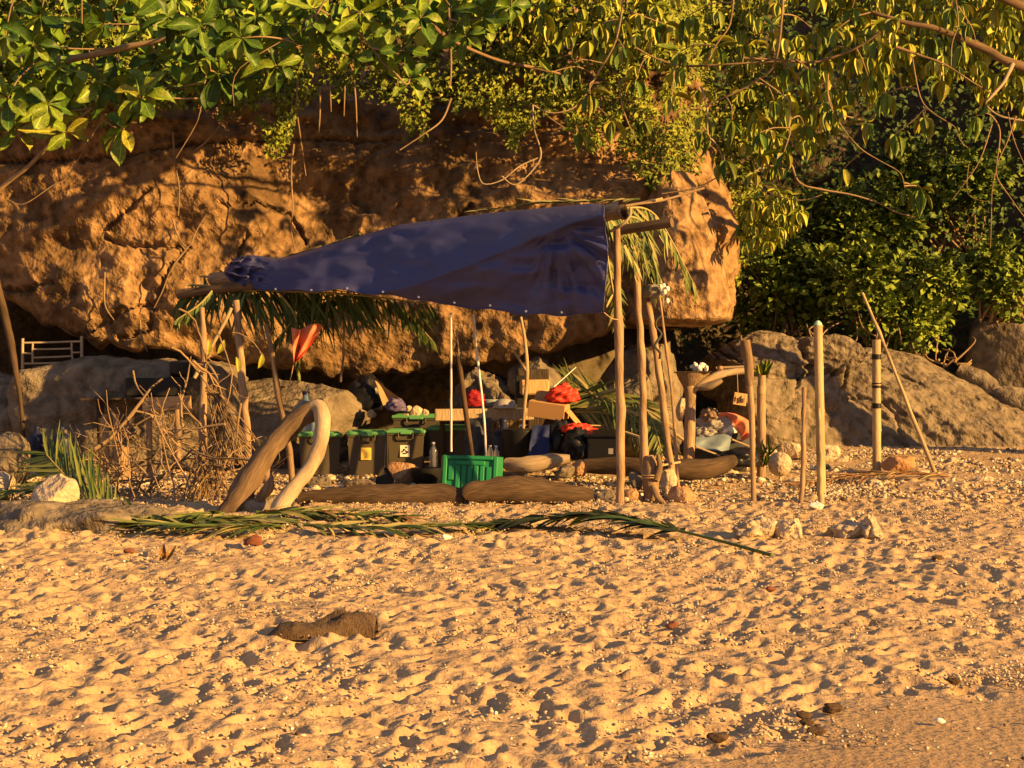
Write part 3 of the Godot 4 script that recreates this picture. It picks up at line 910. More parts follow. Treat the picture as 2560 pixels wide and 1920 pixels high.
func build_right_tree() -> void:
	var t := thing("drooping_tree", Vector3(8.6, 0.2, -4.5), "tree with slim drooping yellow-green leaves and bare twigs filling the upper right", "tree")
	part(t, "trunk", Geo.new().tube(smooth_path([Vector3(8.6, 0.0, -4.5), Vector3(8.3, 1.6, -4.4), Vector3(8.0, 3.0, -4.0), Vector3(7.0, 4.3, -3.4)], 4), lerp_list([0.3, 0.25, 0.2, 0.16], 13), 12, true, 0.1, 9), M.wood)
	var paths := []
	paths.append(limb(t, "branch", [[2900, 260, -3.2], [2560, 168, -2.6], [2470, 125, -2.5], [2400, 95, -2.4], [2330, 68, -2.3], [2270, 58, -2.3], [2180, 30, -2.3]], 0.085, 0.028, M.bark))
	paths.append(limb(t, "branch", [[2900, 250, -3.2], [2600, 40, -2.6], [2530, 5, -2.4], [2300, -90, -2.2], [1900, -60, -2.0], [1600, -40, -2.0], [1330, -30, -2.1]], 0.1, 0.03, M.bark))
	paths.append(limb(t, "branch", [[2532, 158, -2.5], [2510, 205, -2.45], [2480, 240, -2.4], [2466, 262, -2.4], [2500, 290, -2.4], [2560, 302, -2.4]], 0.03, 0.012, M.drift))
	paths.append(limb(t, "branch", [[2240, 118, -2.4], [2300, 138, -2.4], [2360, 160, -2.4], [2420, 198, -2.5], [2480, 235, -2.6]], 0.022, 0.009, M.wood))
	paths.append(limb(t, "branch", [[2280, 140, -2.2], [2300, 240, -2.2], [2330, 280, -2.2], [2385, 316, -2.2], [2400, 350, -2.2], [2420, 370, -2.2]], 0.01, 0.004, M.dry))
	paths.append(limb(t, "branch", [[1868, 452, -3.2], [1910, 475, -3.1], [1960, 495, -3.0], [2010, 500, -3.0], [2055, 487, -3.0]], 0.012, 0.006, M.dry))
	paths.append(limb(t, "branch", [[2070, 185, -2.3], [2072, 250, -2.3], [2100, 310, -2.3], [2150, 370, -2.3], [2200, 402, -2.3], [2250, 432, -2.3], [2262, 470, -2.3]], 0.013, 0.005, M.dry))
	paths.append(limb(t, "branch", [[1965, 425, -2.7], [1978, 412, -2.7], [2000, 458, -2.7], [2060, 475, -2.7], [2130, 487, -2.7], [2195, 507, -2.7], [2240, 530, -2.7], [2288, 543, -2.7]], 0.022, 0.009, M.dry))
	paths.append(limb(t, "branch", [[2480, 290, -2.3], [2500, 330, -2.3], [2490, 420, -2.3], [2480, 480, -2.3], [2478, 560, -2.3], [2476, 620, -2.3]], 0.012, 0.005, M.dry))
	paths.append(limb(t, "branch", [[2540, 290, -2.2], [2520, 350, -2.2], [2490, 430, -2.2], [2530, 500, -2.2], [2575, 560, -2.2]], 0.012, 0.006, M.dry))
	paths.append(limb(t, "branch", [[2480, 310, -2.3], [2450, 400, -2.3], [2410, 460, -2.3], [2380, 500, -2.3]], 0.01, 0.004, M.dry))
	paths.append(limb(t, "branch", [[2520, 280, -2.3], [2535, 350, -2.3], [2570, 430, -2.3]], 0.009, 0.004, M.dry))
	paths.append(limb(t, "branch", [[2422, 410, -2.3], [2420, 485, -2.3], [2470, 505, -2.3]], 0.006, 0.003, M.dry))
	paths.append(limb(t, "branch", [[2390, 0, -2.2], [2395, 60, -2.2], [2380, 110, -2.2], [2378, 165, -2.2]], 0.013, 0.006, M.dry))
	paths.append(limb(t, "branch", [[2395, 15, -2.2], [2430, 70, -2.2], [2440, 110, -2.2]], 0.01, 0.006, M.dry))
	paths.append(limb(t, "branch", [[1835, -20, -2.2], [1825, 60, -2.2], [1795, 105, -2.2], [1772, 150, -2.2]], 0.016, 0.008, M.dry))
	paths.append(limb(t, "branch", [[1752, 215, -2.9], [1768, 270, -2.9], [1770, 335, -2.9], [1790, 360, -2.9], [1812, 405, -2.9]], 0.018, 0.01, M.drift))
	paths.append(limb(t, "branch", [[1755, 268, -2.9], [1830, 235, -2.8], [1885, 205, -2.7], [1940, 150, -2.4], [1960, -30, -2.2]], 0.012, 0.02, M.dry))
	paths.append(limb(t, "branch", [[1898, 195, -2.5], [1960, 240, -2.5], [1975, 262, -2.5], [1973, 320, -2.5]], 0.01, 0.012, M.drift))
	paths.append(limb(t, "branch", [[1332, 262, -2.7], [1335, 320, -2.7], [1352, 380, -2.7], [1340, 415, -2.6], [1290, 462, -2.6], [1255, 440, -2.6], [1270, 455, -2.6]], 0.015, 0.009, M.drift))
	paths.append(limb(t, "branch", [[1352, 392, -2.7], [1300, 415, -2.6], [1255, 450, -2.6], [1210, 460, -2.6], [1195, 430, -2.6], [1190, 380, -2.6]], 0.012, 0.008, M.drift))
	paths.append(limb(t, "branch", [[1332, 262, -2.7], [1375, 282, -2.7], [1430, 272, -2.7], [1465, 235, -2.7], [1490, 190, -2.6], [1540, 100, -2.4], [1560, -20, -2.2]], 0.012, 0.014, M.drift))
	paths.append(limb(t, "branch", [[1360, 285, -2.9], [1420, 325, -2.9], [1450, 335, -2.9]], 0.01, 0.006, M.wood))
	paths.append(limb(t, "branch", [[1590, 120, -2.8], [1650, 150, -2.8], [1720, 165, -2.8], [1830, 160, -2.7], [2000, 150, -2.6]], 0.014, 0.016, M.wood))
	paths.append(limb(t, "branch", [[1860, 145, -2.5], [1950, 150, -2.5], [2040, 155, -2.5], [2140, 120, -2.4], [2200, 80, -2.3]], 0.018, 0.02, M.wood))
	paths.append(limb(t, "branch", [[1655, 485, -3.4], [1740, 470, -3.3], [1800, 440, -3.2], [1850, 420, -3.1]], 0.014, 0.008, M.dry))
	var tips := [[1790, 118], [1475, 235], [1610, 300], [1680, 240], [1380, 180], [1660, 60], [1812, 400], [1560, 120], [1425, 165], [1930, 60], [2090, 75], [2230, 45], [2212, 235], [2082, 272], [2165, 305], [2238, 335], [2010, 312], [1900, 332], [1935, 250], [2110, 420], [2302, 472], [2310, 292], [2350, 200], [2442, 290], [2490, 20],
		[2170, 190], [2335, 95], [2020, 172], [1960, 172], [2062, 140], [2265, 470], [1720, 40], [1500, 60], [1860, 110], [2130, 20], [2420, 60], [1755, 330], [1830, 300], [1590, 200], [1885, 430], [1960, 380], [2040, 80], [1700, 130], [1445, 330], [2380, 20], [1530, 300]]
	for w in tips:
		var p := spot(w[0], w[1], -2.5 + rr(-0.35, 0.35))
		var q := nearest(paths, p)
		part(t, "twig", Geo.new().tube(smooth_path([q, p.lerp(q, 0.5) + Vector3(rr(-0.05, 0.05), rr(0.0, 0.08), 0), p], 3), [0.009, 0.008, 0.007, 0.007, 0.006, 0.006, 0.005], 5), M.dry)
		slim_whorl(t, p, 6, rr(0.2, 0.27), [2, 3, 3, 4, 4, 5, 1], [], [])
	var xs := []
	var cs := []
	for i in 800:
		var px := rr(1250, 2750)
		if px < 1830 and rng.randf() < 0.8: continue
		var low := poly_at([1250, 20, 1400, 100, 1550, 200, 1700, 260, 1820, 360, 1900, 430, 1980, 400, 2060, 330, 2150, 260, 2230, 180, 2350, 170, 2450, 230, 2560, 260, 2800, 420, 3300, 700], px)
		var p := spot(px, rr(-70, low), rr(-6.4, -4.9) if px > 1830.0 else rr(-4.0, -3.4))
		slim_whorl(null, p, 6, rr(0.17, 0.28), [], xs, cs)
	for i in 300:      # unseen crown added beside the picture to shade the right-hand bushes
		var p := Vector3(8.6, 5.5, -6.7) + Vector3(rng.randfn() * 0.9, rng.randfn() * 0.9, rng.randfn() * 1.0)
		if p.y > 3.7: slim_whorl(null, p, 6, rr(0.16, 0.26), [], xs, cs)
	for i in 110:      # the bright tuft hanging beside the cliff's corner
		var p := spot(rr(1850, 2010), rr(470, 610), rr(-4.6, -3.9))
		if sheet(p).y > poly_at([1850, 600, 1890, 640, 1960, 590, 2010, 540], sheet(p).x): continue
		slim_whorl(null, p, 6, rr(0.12, 0.18), [], xs, cs)
	mass("leaves", slim[1], M.leaf, xs, cs, "", "", t)

func build_creepers() -> void:
	# small-leaved creeper hanging over the cliff's brow
	var low := [-300, 250, 0, 270, 300, 290, 480, 250, 560, 300, 620, 240, 660, 330, 690, 410, 725, 330, 760, 235, 860, 225, 940, 240, 990, 260, 1020, 330, 1060, 345, 1080, 270, 1180, 250, 1240, 300, 1290, 370, 1330, 300, 1400, 280, 1480, 360, 1520, 350, 1590, 420, 1660, 490, 1700, 450, 1745, 460, 1780, 520, 1810, 610, 1840, 720, 1865, 660, 1900, 520]
	var xs := []
	var cs := []
	var tries := 0
	while xs.size() < 42000 and tries < 150000:
		tries += 1
		var px := rr(-250, 1900)
		var py := rr(-90, 730)
		var lim := poly_at(low, px) + 40.0 * n_b.get_noise_1d(px * 0.06)
		if py > lim: continue
		if n_a.get_noise_2d(px * 0.012, py * 0.006) < -0.3 and py > 90: continue
		var z := cliff_front(px) + 0.3 + rr(-0.1, 0.35) - 0.0006 * maxf(0, 330 - py) * rr(0.2, 1.6)
		if px > 1680: z = lerpf(z, -5.9, clampf((px - 1680) / 110.0, 0, 1) * rr(0.7, 1.0))
		var p := spot(px, py, z)
		var d := Vector3(rr(-0.7, 0.7), rr(-1.0, 0.15), rr(-0.1, 0.6))
		var L := rr(0.045, 0.09) * (1.25 if py < 150 else 1.0)
		xs.append(aim(p, d, Vector3(rr(-0.5, 0.8), 0.5, 1.0), L, L * rr(0.4, 0.6)))
		var k := clampf(0.5 + 1.2 * n_b.get_noise_2d(px * 0.008, py * 0.01), 0, 1)
		var c := Color(0.065, 0.1, 0.012).lerp(Color(0.3, 0.34, 0.03), k * rng.randf() + 0.12)
		if px > 1280 and rng.randf() < 0.4: c = c.lerp(Color(0.22, 0.25, 0.03), 0.6)
		if rng.randf() < 0.04: c = Color(0.32, 0.33, 0.06)
		cs.append(c)
	mass("creeper", small_leaf, M.small_leaf, xs, cs, "dense small-leaved green creeper hanging over the brow of the cliff", "creeper")
	# aerial roots and vines, each one a strand of its own
	var vines := [[[745, 200, -4.1], [742, 270, -4.1], [755, 370, -4.1], [765, 440, -4.1]], [[735, 360, -4.05], [728, 430, -4.05], [732, 520, -4.05], [728, 570, -4.05], [738, 630, -4.0]], [[800, 215, -4.0], [800, 280, -4.0], [797, 335, -4.0]], [[825, 215, -4.0], [828, 280, -4.0]], [[862, 215, -4.0], [860, 290, -4.0]], [[885, 200, -3.9], [890, 260, -3.9], [893, 345, -3.9]], [[432, 330, -4.2], [438, 410, -4.2], [448, 470, -4.2], [446, 540, -4.2]], [[475, 385, -4.2], [520, 350, -4.2], [560, 300, -4.2]],
		[[432, 550, -4.15], [445, 590, -4.15], [470, 618, -4.15], [495, 570, -4.15], [520, 530, -4.15]], [[470, 618, -4.15], [430, 670, -4.15], [405, 730, -4.15], [385, 770, -4.15]], [[350, 800, -4.15], [355, 850, -4.15], [370, 880, -4.15]], [[262, 680, -4.2], [262, 760, -4.2], [285, 800, -4.2]], [[1545, 200, -3.9], [1560, 280, -3.9], [1590, 350, -3.9]]]
	var vine_labels := ["thin vine hanging at the cliff's middle, upper one beside the creeper tongue", "thin vine hanging lower, ending above the tarpaulin's left half", "longest of the short roots dangling from the creeper's dark edge", "shortest root dangling from the creeper's dark edge", "thin short root between two others under the creeper", "straight root rightmost under the creeper's dark edge", "thin vine down the left part of the cliff face", "slanting twig of vine on the long horizontal crack", "forked pale root on the cliff above the tarpaulin's left end", "pale root curving down-left from the forked root", "short pale root at the foot of the cliff above the low table", "thin root above the white rail frame's right side", "thin vine in the yellow creeper above the beam's hollow end"]
	var vine_no := 0
	for v in vines:
		var p := []
		for q in v: p.append(spot(q[0], q[1], q[2]))
		p = smooth_path(p, 5)
		single("hanging_vine", p[0], Geo.new().tube(p, lerp_list([0.012, 0.009, 0.005], p.size()), 6, true, 0.1, p.size()), M.dry, vine_labels[vine_no], "vine", "vines on the cliff")
		vine_no += 1
	# the dark trunk and root at the left edge
	var lp := smooth_path([spot(-30, 620, -3.0), spot(5, 760, -3.0), spot(28, 860, -2.95), spot(38, 920, -2.9), spot(52, 1010, -2.9), spot(62, 1130, -2.9)], 5)
	single("hanging_root", lp[0], Geo.new().tube(lp, lerp_list([0.045, 0.045, 0.04, 0.035, 0.02, 0.025], lp.size()), 9, true, 0.15, 4), M.log, "dark crooked root hanging along the picture's left edge", "root")

func bush(px: float, py: float, rx: float, ry: float, z: float, n: int, label: String, tone: float, group := "") -> void:
	var foot := spot(px, py + ry * 1.05, z)
	var t := thing("bush", foot, label, "bush", group)
	var clumps := []
	for k in 22:
		var a := rr(0, TAU)
		var r := sqrt(rng.randf()) * 0.72
		clumps.append([spot(px + cos(a) * r * rx, py + sin(a) * r * ry, z + rr(-0.5, 0.55) * (1.0 - r)), rr(0.2, 0.42) * minf(rx, ry) * unit(z)])
	var shoots := []
	for k in 70:
		var c0: Array = clumps[k % clumps.size()]
		shoots.append([c0[0], Vector3(rng.randfn(), rng.randfn() * 0.8 + 0.35, rng.randfn()).normalized() * c0[1] * rr(1.2, 1.9)])
	var xs := []
	var cs := []
	for i in n:
		var c: Array = clumps[i % clumps.size()]
		var d := Vector3(rng.randfn(), rng.randfn() * 0.85, rng.randfn()).normalized()
		var p: Vector3 = c[0] + d * c[1] * rr(0.5, 1.1)
		if i % 3 == 0:      # leaves along shoots that stick out
			var shoot: Array = shoots[rng.randi() % shoots.size()]
			p = shoot[0] + shoot[1] * rr(0.3, 1.0) + Vector3(rng.randfn(), rng.randfn(), rng.randfn()) * 0.035
		var L := rr(0.07, 0.15)
		xs.append(aim(p, d + Vector3(rr(-0.5, 0.5), rr(-0.2, 0.6), rr(-0.3, 0.5)), d + Vector3(0, 0.7, 0.3), L, L * rr(0.6, 0.8)))
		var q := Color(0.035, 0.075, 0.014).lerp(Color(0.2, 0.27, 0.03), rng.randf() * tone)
		cs.append(q)
	mass("foliage", small_leaf, M.small_leaf, xs, cs, "", "", t)
	var g := Geo.new()
	for c in clumps:
		var e: Vector3 = c[0]
		var a := foot + Vector3(rr(-0.4, 0.4), 0, rr(-0.1, 0.1))
		g.tube(smooth_path([a, a.lerp(e, 0.5) + Vector3(rr(-0.15, 0.15), rr(-0.1, 0.1), 0), e], 3), [0.022, 0.02, 0.018, 0.015, 0.012, 0.01, 0.008], 5)
	part(t, "stems", g, M.dry)

func build_bushes() -> void:
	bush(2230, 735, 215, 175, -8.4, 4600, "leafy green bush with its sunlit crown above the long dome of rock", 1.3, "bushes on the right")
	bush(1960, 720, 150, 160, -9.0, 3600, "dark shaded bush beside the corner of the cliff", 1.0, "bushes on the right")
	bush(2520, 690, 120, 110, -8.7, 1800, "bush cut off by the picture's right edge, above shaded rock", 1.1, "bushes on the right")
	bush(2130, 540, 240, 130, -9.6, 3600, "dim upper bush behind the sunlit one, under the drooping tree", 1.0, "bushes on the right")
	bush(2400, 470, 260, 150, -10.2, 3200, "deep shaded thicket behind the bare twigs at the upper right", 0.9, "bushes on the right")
	# tangled roots under the bush
	for i in 26:
		var px := rr(2040, 2430)
		var top := poly_at([2020, 880, 2090, 850, 2200, 850, 2290, 870, 2400, 905, 2450, 930], px)
		var a := spot(px, top + rr(-15, 20), -8.0 + rr(-0.3, 0.2))
		var b := spot(px + rr(-70, 70), top + rr(-75, 5), -8.2 + rr(-0.3, 0.2))
		var m := a.lerp(b, 0.5) + Vector3(rr(-0.12, 0.12), rr(-0.15, 0.1), rr(0, 0.15))
		single("bush_root", a, Geo.new().tube(smooth_path([a, m, b], 5), [0.016, 0.015, 0.014, 0.013, 0.012, 0.01], 6, true, 0.1, i), M.dry, "bare twisted root tangled under the sunlit bush", "root", "roots under the bush")
	# leaves all over the far slope
	var xs := []
	var cs := []
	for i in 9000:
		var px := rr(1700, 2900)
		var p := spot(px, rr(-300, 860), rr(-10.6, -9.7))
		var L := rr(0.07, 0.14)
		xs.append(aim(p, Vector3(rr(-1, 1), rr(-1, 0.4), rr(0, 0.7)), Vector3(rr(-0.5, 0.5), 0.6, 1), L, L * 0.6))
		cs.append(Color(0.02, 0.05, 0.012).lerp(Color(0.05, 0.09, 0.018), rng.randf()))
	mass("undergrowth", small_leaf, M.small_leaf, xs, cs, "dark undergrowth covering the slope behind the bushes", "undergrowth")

# ---------------------------------------------------------------- shelter: poles, tarpaulin, palm leaves
func post(called: String, top: Array, foot: Array, z_top: float, z_foot: float, r_top: float, r_foot: float, m: Material, label: String, category: String, bend := 0.02, group := "", lump := 0.08, sink := 0.05) -> MeshInstance3D:
	var a := spot(foot[0], foot[1], z_foot) - Vector3(0, sink, 0)
	var b := spot(top[0], top[1], z_top)
	var path := line(a, b, 14, bend, int(foot[0]))
	for i in range(1, 14): path[i] += Vector3(rr(-1, 1), 0, rr(-1, 1)) * r_foot * 0.14
	var rads := lerp_list([r_foot, r_top], 15)
	for i in 15: rads[i] *= rr(0.9, 1.08) if rng.randf() < 0.8 else rr(1.1, 1.25)      # knots and thin places
	return single(called, a, Geo.new().tube(smooth_path(path, 3), lerp_list(rads, 43), 10, true, lump * 1.4, int(foot[0])), m, label, category, group)
func bamboo(called: String, top: Array, foot: Array, z: float, r: float, nodes: int, label: String, hollow := true, tapes: Array = []) -> void:
	var a := spot(foot[0], foot[1], z) - Vector3(0, 0.05, 0)
	var b := spot(top[0], top[1], z)
	var t := thing(called, a, label, "bamboo post")
	var g := Geo.new()
	var path := []
	var rad := []
	for i in nodes:
		var t0 := float(i) / nodes
		var t1 := float(i + 1) / nodes
		path.append_array([a.lerp(b, t0 + 0.006), a.lerp(b, lerpf(t0, t1, 0.5)), a.lerp(b, t1 - 0.012), a.lerp(b, t1 - 0.004)])
		rad.append_array([r * 1.02, r * 0.95, r * 0.97, r * 1.12])
	g.tube(path, rad, 14, true, 0.02, int(top[0]))
	var culm := part(t, "culm", g, M.bamboo)
	for i in range(1, nodes):
		var nd := a.lerp(b, float(i) / nodes)
		var ax := (b - a).normalized() * 0.004
		part(culm, "joint", Geo.new().tube([nd - ax, nd + ax], [r * 1.05, r * 1.05], 12), M.bark)
	if hollow:
		var d := (b - a).normalized()
		part(t, "hollow", Geo.new().tube([b - d * 0.01, b + d * 0.003], [r * 0.8, r * 0.8], 12), M.dark_wood)
	for k in tapes:
		var p := a + (b - a) * float(k)
		var d2 := (b - a).normalized() * 0.028
		part(t, "tape_band", Geo.new().tube([p - d2, p + d2], [r * 1.06, r * 1.06], 14), M.tape)

func frond(called: String, label: String, pts: Array, pairs: int, len: float, mode: String, tones: Array, group: String, from := 0.12, wid := 0.035) -> void:
	var p := []
	for q in pts: p.append(q)
	var path := smooth_path(p, 8)
	var t := thing(called, path[0], label, "palm leaf", group)
	part(t, "midrib", Geo.new().tube(path, lerp_list([0.014, 0.01, 0.004], path.size()), 6, true, 0.05, 1), M.palm_4 if mode == "brown" else (M.palm_1 if mode == "flat" else M.palm_3))
	var n := path.size()
	for k in pairs:
		var s := lerpf(from, 1.0, (k + 0.5) / pairs) * (n - 1)
		var i := mini(int(s), n - 2)
		var at: Vector3 = path[i].lerp(path[i + 1], s - i)
		var along: Vector3 = (path[i + 1] - path[i]).normalized()
		var f := float(k) / pairs
		var L := len * (0.55 + 0.75 * sin(PI * (0.15 + 0.75 * f))) * 0.8
		for side in [-1.0, 1.0]:
			var flat: Vector3 = along.cross(Vector3.UP).normalized() * side
			var d: Vector3
			var up := Vector3.UP
			match mode:
				"hang":
					d = Vector3(0, -1, 0) + along * rr(-0.1, 1.1) + flat * rr(0.0, 0.45) + Vector3(rr(-0.25, 0.25), 0, rr(-0.1, 0.2))
					up = flat + Vector3(rr(-0.4, 0.4), 0.2, 0.6)
				"lean":
					var cr: Vector3 = along.cross(Vector3(0.2, 0.1, 1)).normalized() * side
					d = cr * rr(0.5, 0.8) + along * rr(0.8, 1.2) + Vector3(0, rr(-0.5, -0.1), rr(-0.1, 0.35))
					up = Vector3(rr(-0.3, 0.5), 0.4, 1)
				_:
					d = flat * rr(0.5, 0.9) + along * rr(0.8, 1.2) + Vector3(0, rr(0.0, 0.28), 0)
					up = Vector3(rr(-0.6, 0.6), 1, rr(-0.2, 0.6))
			var x := aim(at, d, up, L * rr(0.8, 1.1), wid * rr(0.8, 1.25))
			leaf_piece(t, "leaflet", blades[rng.randi() % 4], M["palm_%d" % tones[rng.randi() % tones.size()]], x)

func build_tarp() -> void:
	var top := [560, 672, 585, 645, 622, 637, 690, 645, 720, 641, 860, 600, 1000, 561, 1200, 535, 1300, 525, 1400, 516, 1480, 508, 1512, 512]
	var bot := [560, 682, 575, 700, 600, 716, 700, 728, 850, 725, 1000, 741, 1150, 766, 1250, 778, 1340, 786, 1430, 786, 1516, 779]
	var crease := [560, 676, 600, 706, 700, 722, 800, 727, 950, 735, 1050, 708, 1150, 672, 1250, 632, 1385, 574, 1440, 552, 1512, 528]
	var nu := 150
	var back := 8
	var nv := 64
	var pts := PackedVector3Array()
	for j in nv + back:
		for i in nu:
			var u := i / (nu - 1.0)
			var px := lerpf(562.0, 1513.0, u)
			var zr := lerpf(-2.75, -0.12, pow(u, 0.95))
			var ty := poly_at(top, px)
			var by := poly_at(bot, px)
			var cy := clampf(poly_at(crease, px), ty + 4, by - 0.5)
			var q: Vector3
			if j < back:
				var f := 1.0 - float(j) / back
				q = spot(px, ty, zr) + Vector3(0, -0.28 * f - 0.06 * f * f, -0.95 * f)
			else:
				var v := float(j - back) / (nv - 1.0)
				var py := lerpf(ty, by, v)
				var fall := 0.62 * smoothstep(0.0, 0.25, u) + 0.12
				var z := zr
				if py < cy:
					z += (fall + 0.05) * pow((py - ty) / (cy - ty), 0.85)
				else:
					var w := (py - cy) / maxf(by - cy, 1.0)
					z += fall + 0.05 - 0.3 * pow(w, 0.8) * smoothstep(0.3, 0.65, u) + 0.03 * sin(w * PI)
				# the ridge turns over softly
				z -= 0.07 * (1.0 - smoothstep(0.0, 0.08, v))
				# lengthwise slack folds of the roof
				var amp := smoothstep(0.0, 0.1, v) * (1.0 - 0.5 * v)
				z += amp * 0.05 * sin((py - ty) * 0.06 + px * 0.0085 + 2.0 * n_b.get_noise_2d(px * 0.006, py * 0.012))
				z += 0.03 * n_b.get_noise_2d(px * 0.005, py * 0.014) + 0.012 * n_c.get_noise_2d(px * 0.007 + py * 0.006, py * 0.012)
				# the knotted left end
				var knot := smoothstep(0.16, 0.0, u)
				z += knot * (0.16 * n_c.get_noise_2d(px * 0.022, py * 0.026) + 0.08 * n_a.get_noise_2d(px * 0.05, py * 0.05))
				# pleats that fan out from the point where the sheet is pulled up
				var dv := Vector2(px - 1388.0, py - 566.0)
				if px > 1290.0 and dv.y > -30.0:
					var r := dv.length()
					var an := atan2(dv.y, dv.x)
					var k := smoothstep(1290.0, 1370.0, px) * smoothstep(0.0, 110.0, r)
					z += k * (0.13 * n_c.get_noise_1d(an * 1.1 + 2.0) + 0.07 * n_b.get_noise_2d(an * 2.6, r * 0.004))
					z += k * 0.015 * n_c.get_noise_2d(an * 3.0, r * 0.006)
				q = spot(px + smoothstep(0.93, 1.0, u) * (5.0 * sin(py * 0.022) + 4.0 * n_b.get_noise_1d(py * 0.03)), py + (1.6 * sin(px * 0.05) + 5.0 * n_b.get_noise_1d(px * 0.012)) * v * v, z)
			pts.append(q)
	var g := Geo.new()
	g.grid(pts, nu, nv + back, false, true, 1.0, 1.0)
	var t := thing("tarpaulin", spot(1040, 780, -0.6), "dark blue tarpaulin draped over the roof beam of the shelter", "tarpaulin")
	part(t, "sheet", g, M.tarp)
	var last := (nv + back - 1) * nu
	var hem := []
	for i in range(0, nu, 2): hem.append(pts[last + i])
	var edge := []
	for j in range(back, nv + back, 2): edge.append(pts[j * nu + nu - 1])
	part(t, "hem", Geo.new().tube(hem, [0.007, 0.007], 6), M.tarp)
	part(t, "hem", Geo.new().tube(edge, [0.007, 0.007], 6), M.tarp)
	for k in 9:
		var c: Vector3 = pts[last - nu * 2 + 20 + k * 14] + Vector3(0, 0, 0.006)
		part(t, "eyelet", Geo.new().tube([c, c + Vector3(0, 0, 0.004)], [0.012, 0.012], 10), M.steel)
	var corner: Vector3 = pts[last + nu - 1]
	part(t, "tie_rope", Geo.new().tube([corner, corner.lerp(spot(1546, 800, 0.03), 0.5) - Vector3(0, 0.02, 0), spot(1546, 800, 0.03)], [0.005, 0.005], 5), M.rope)

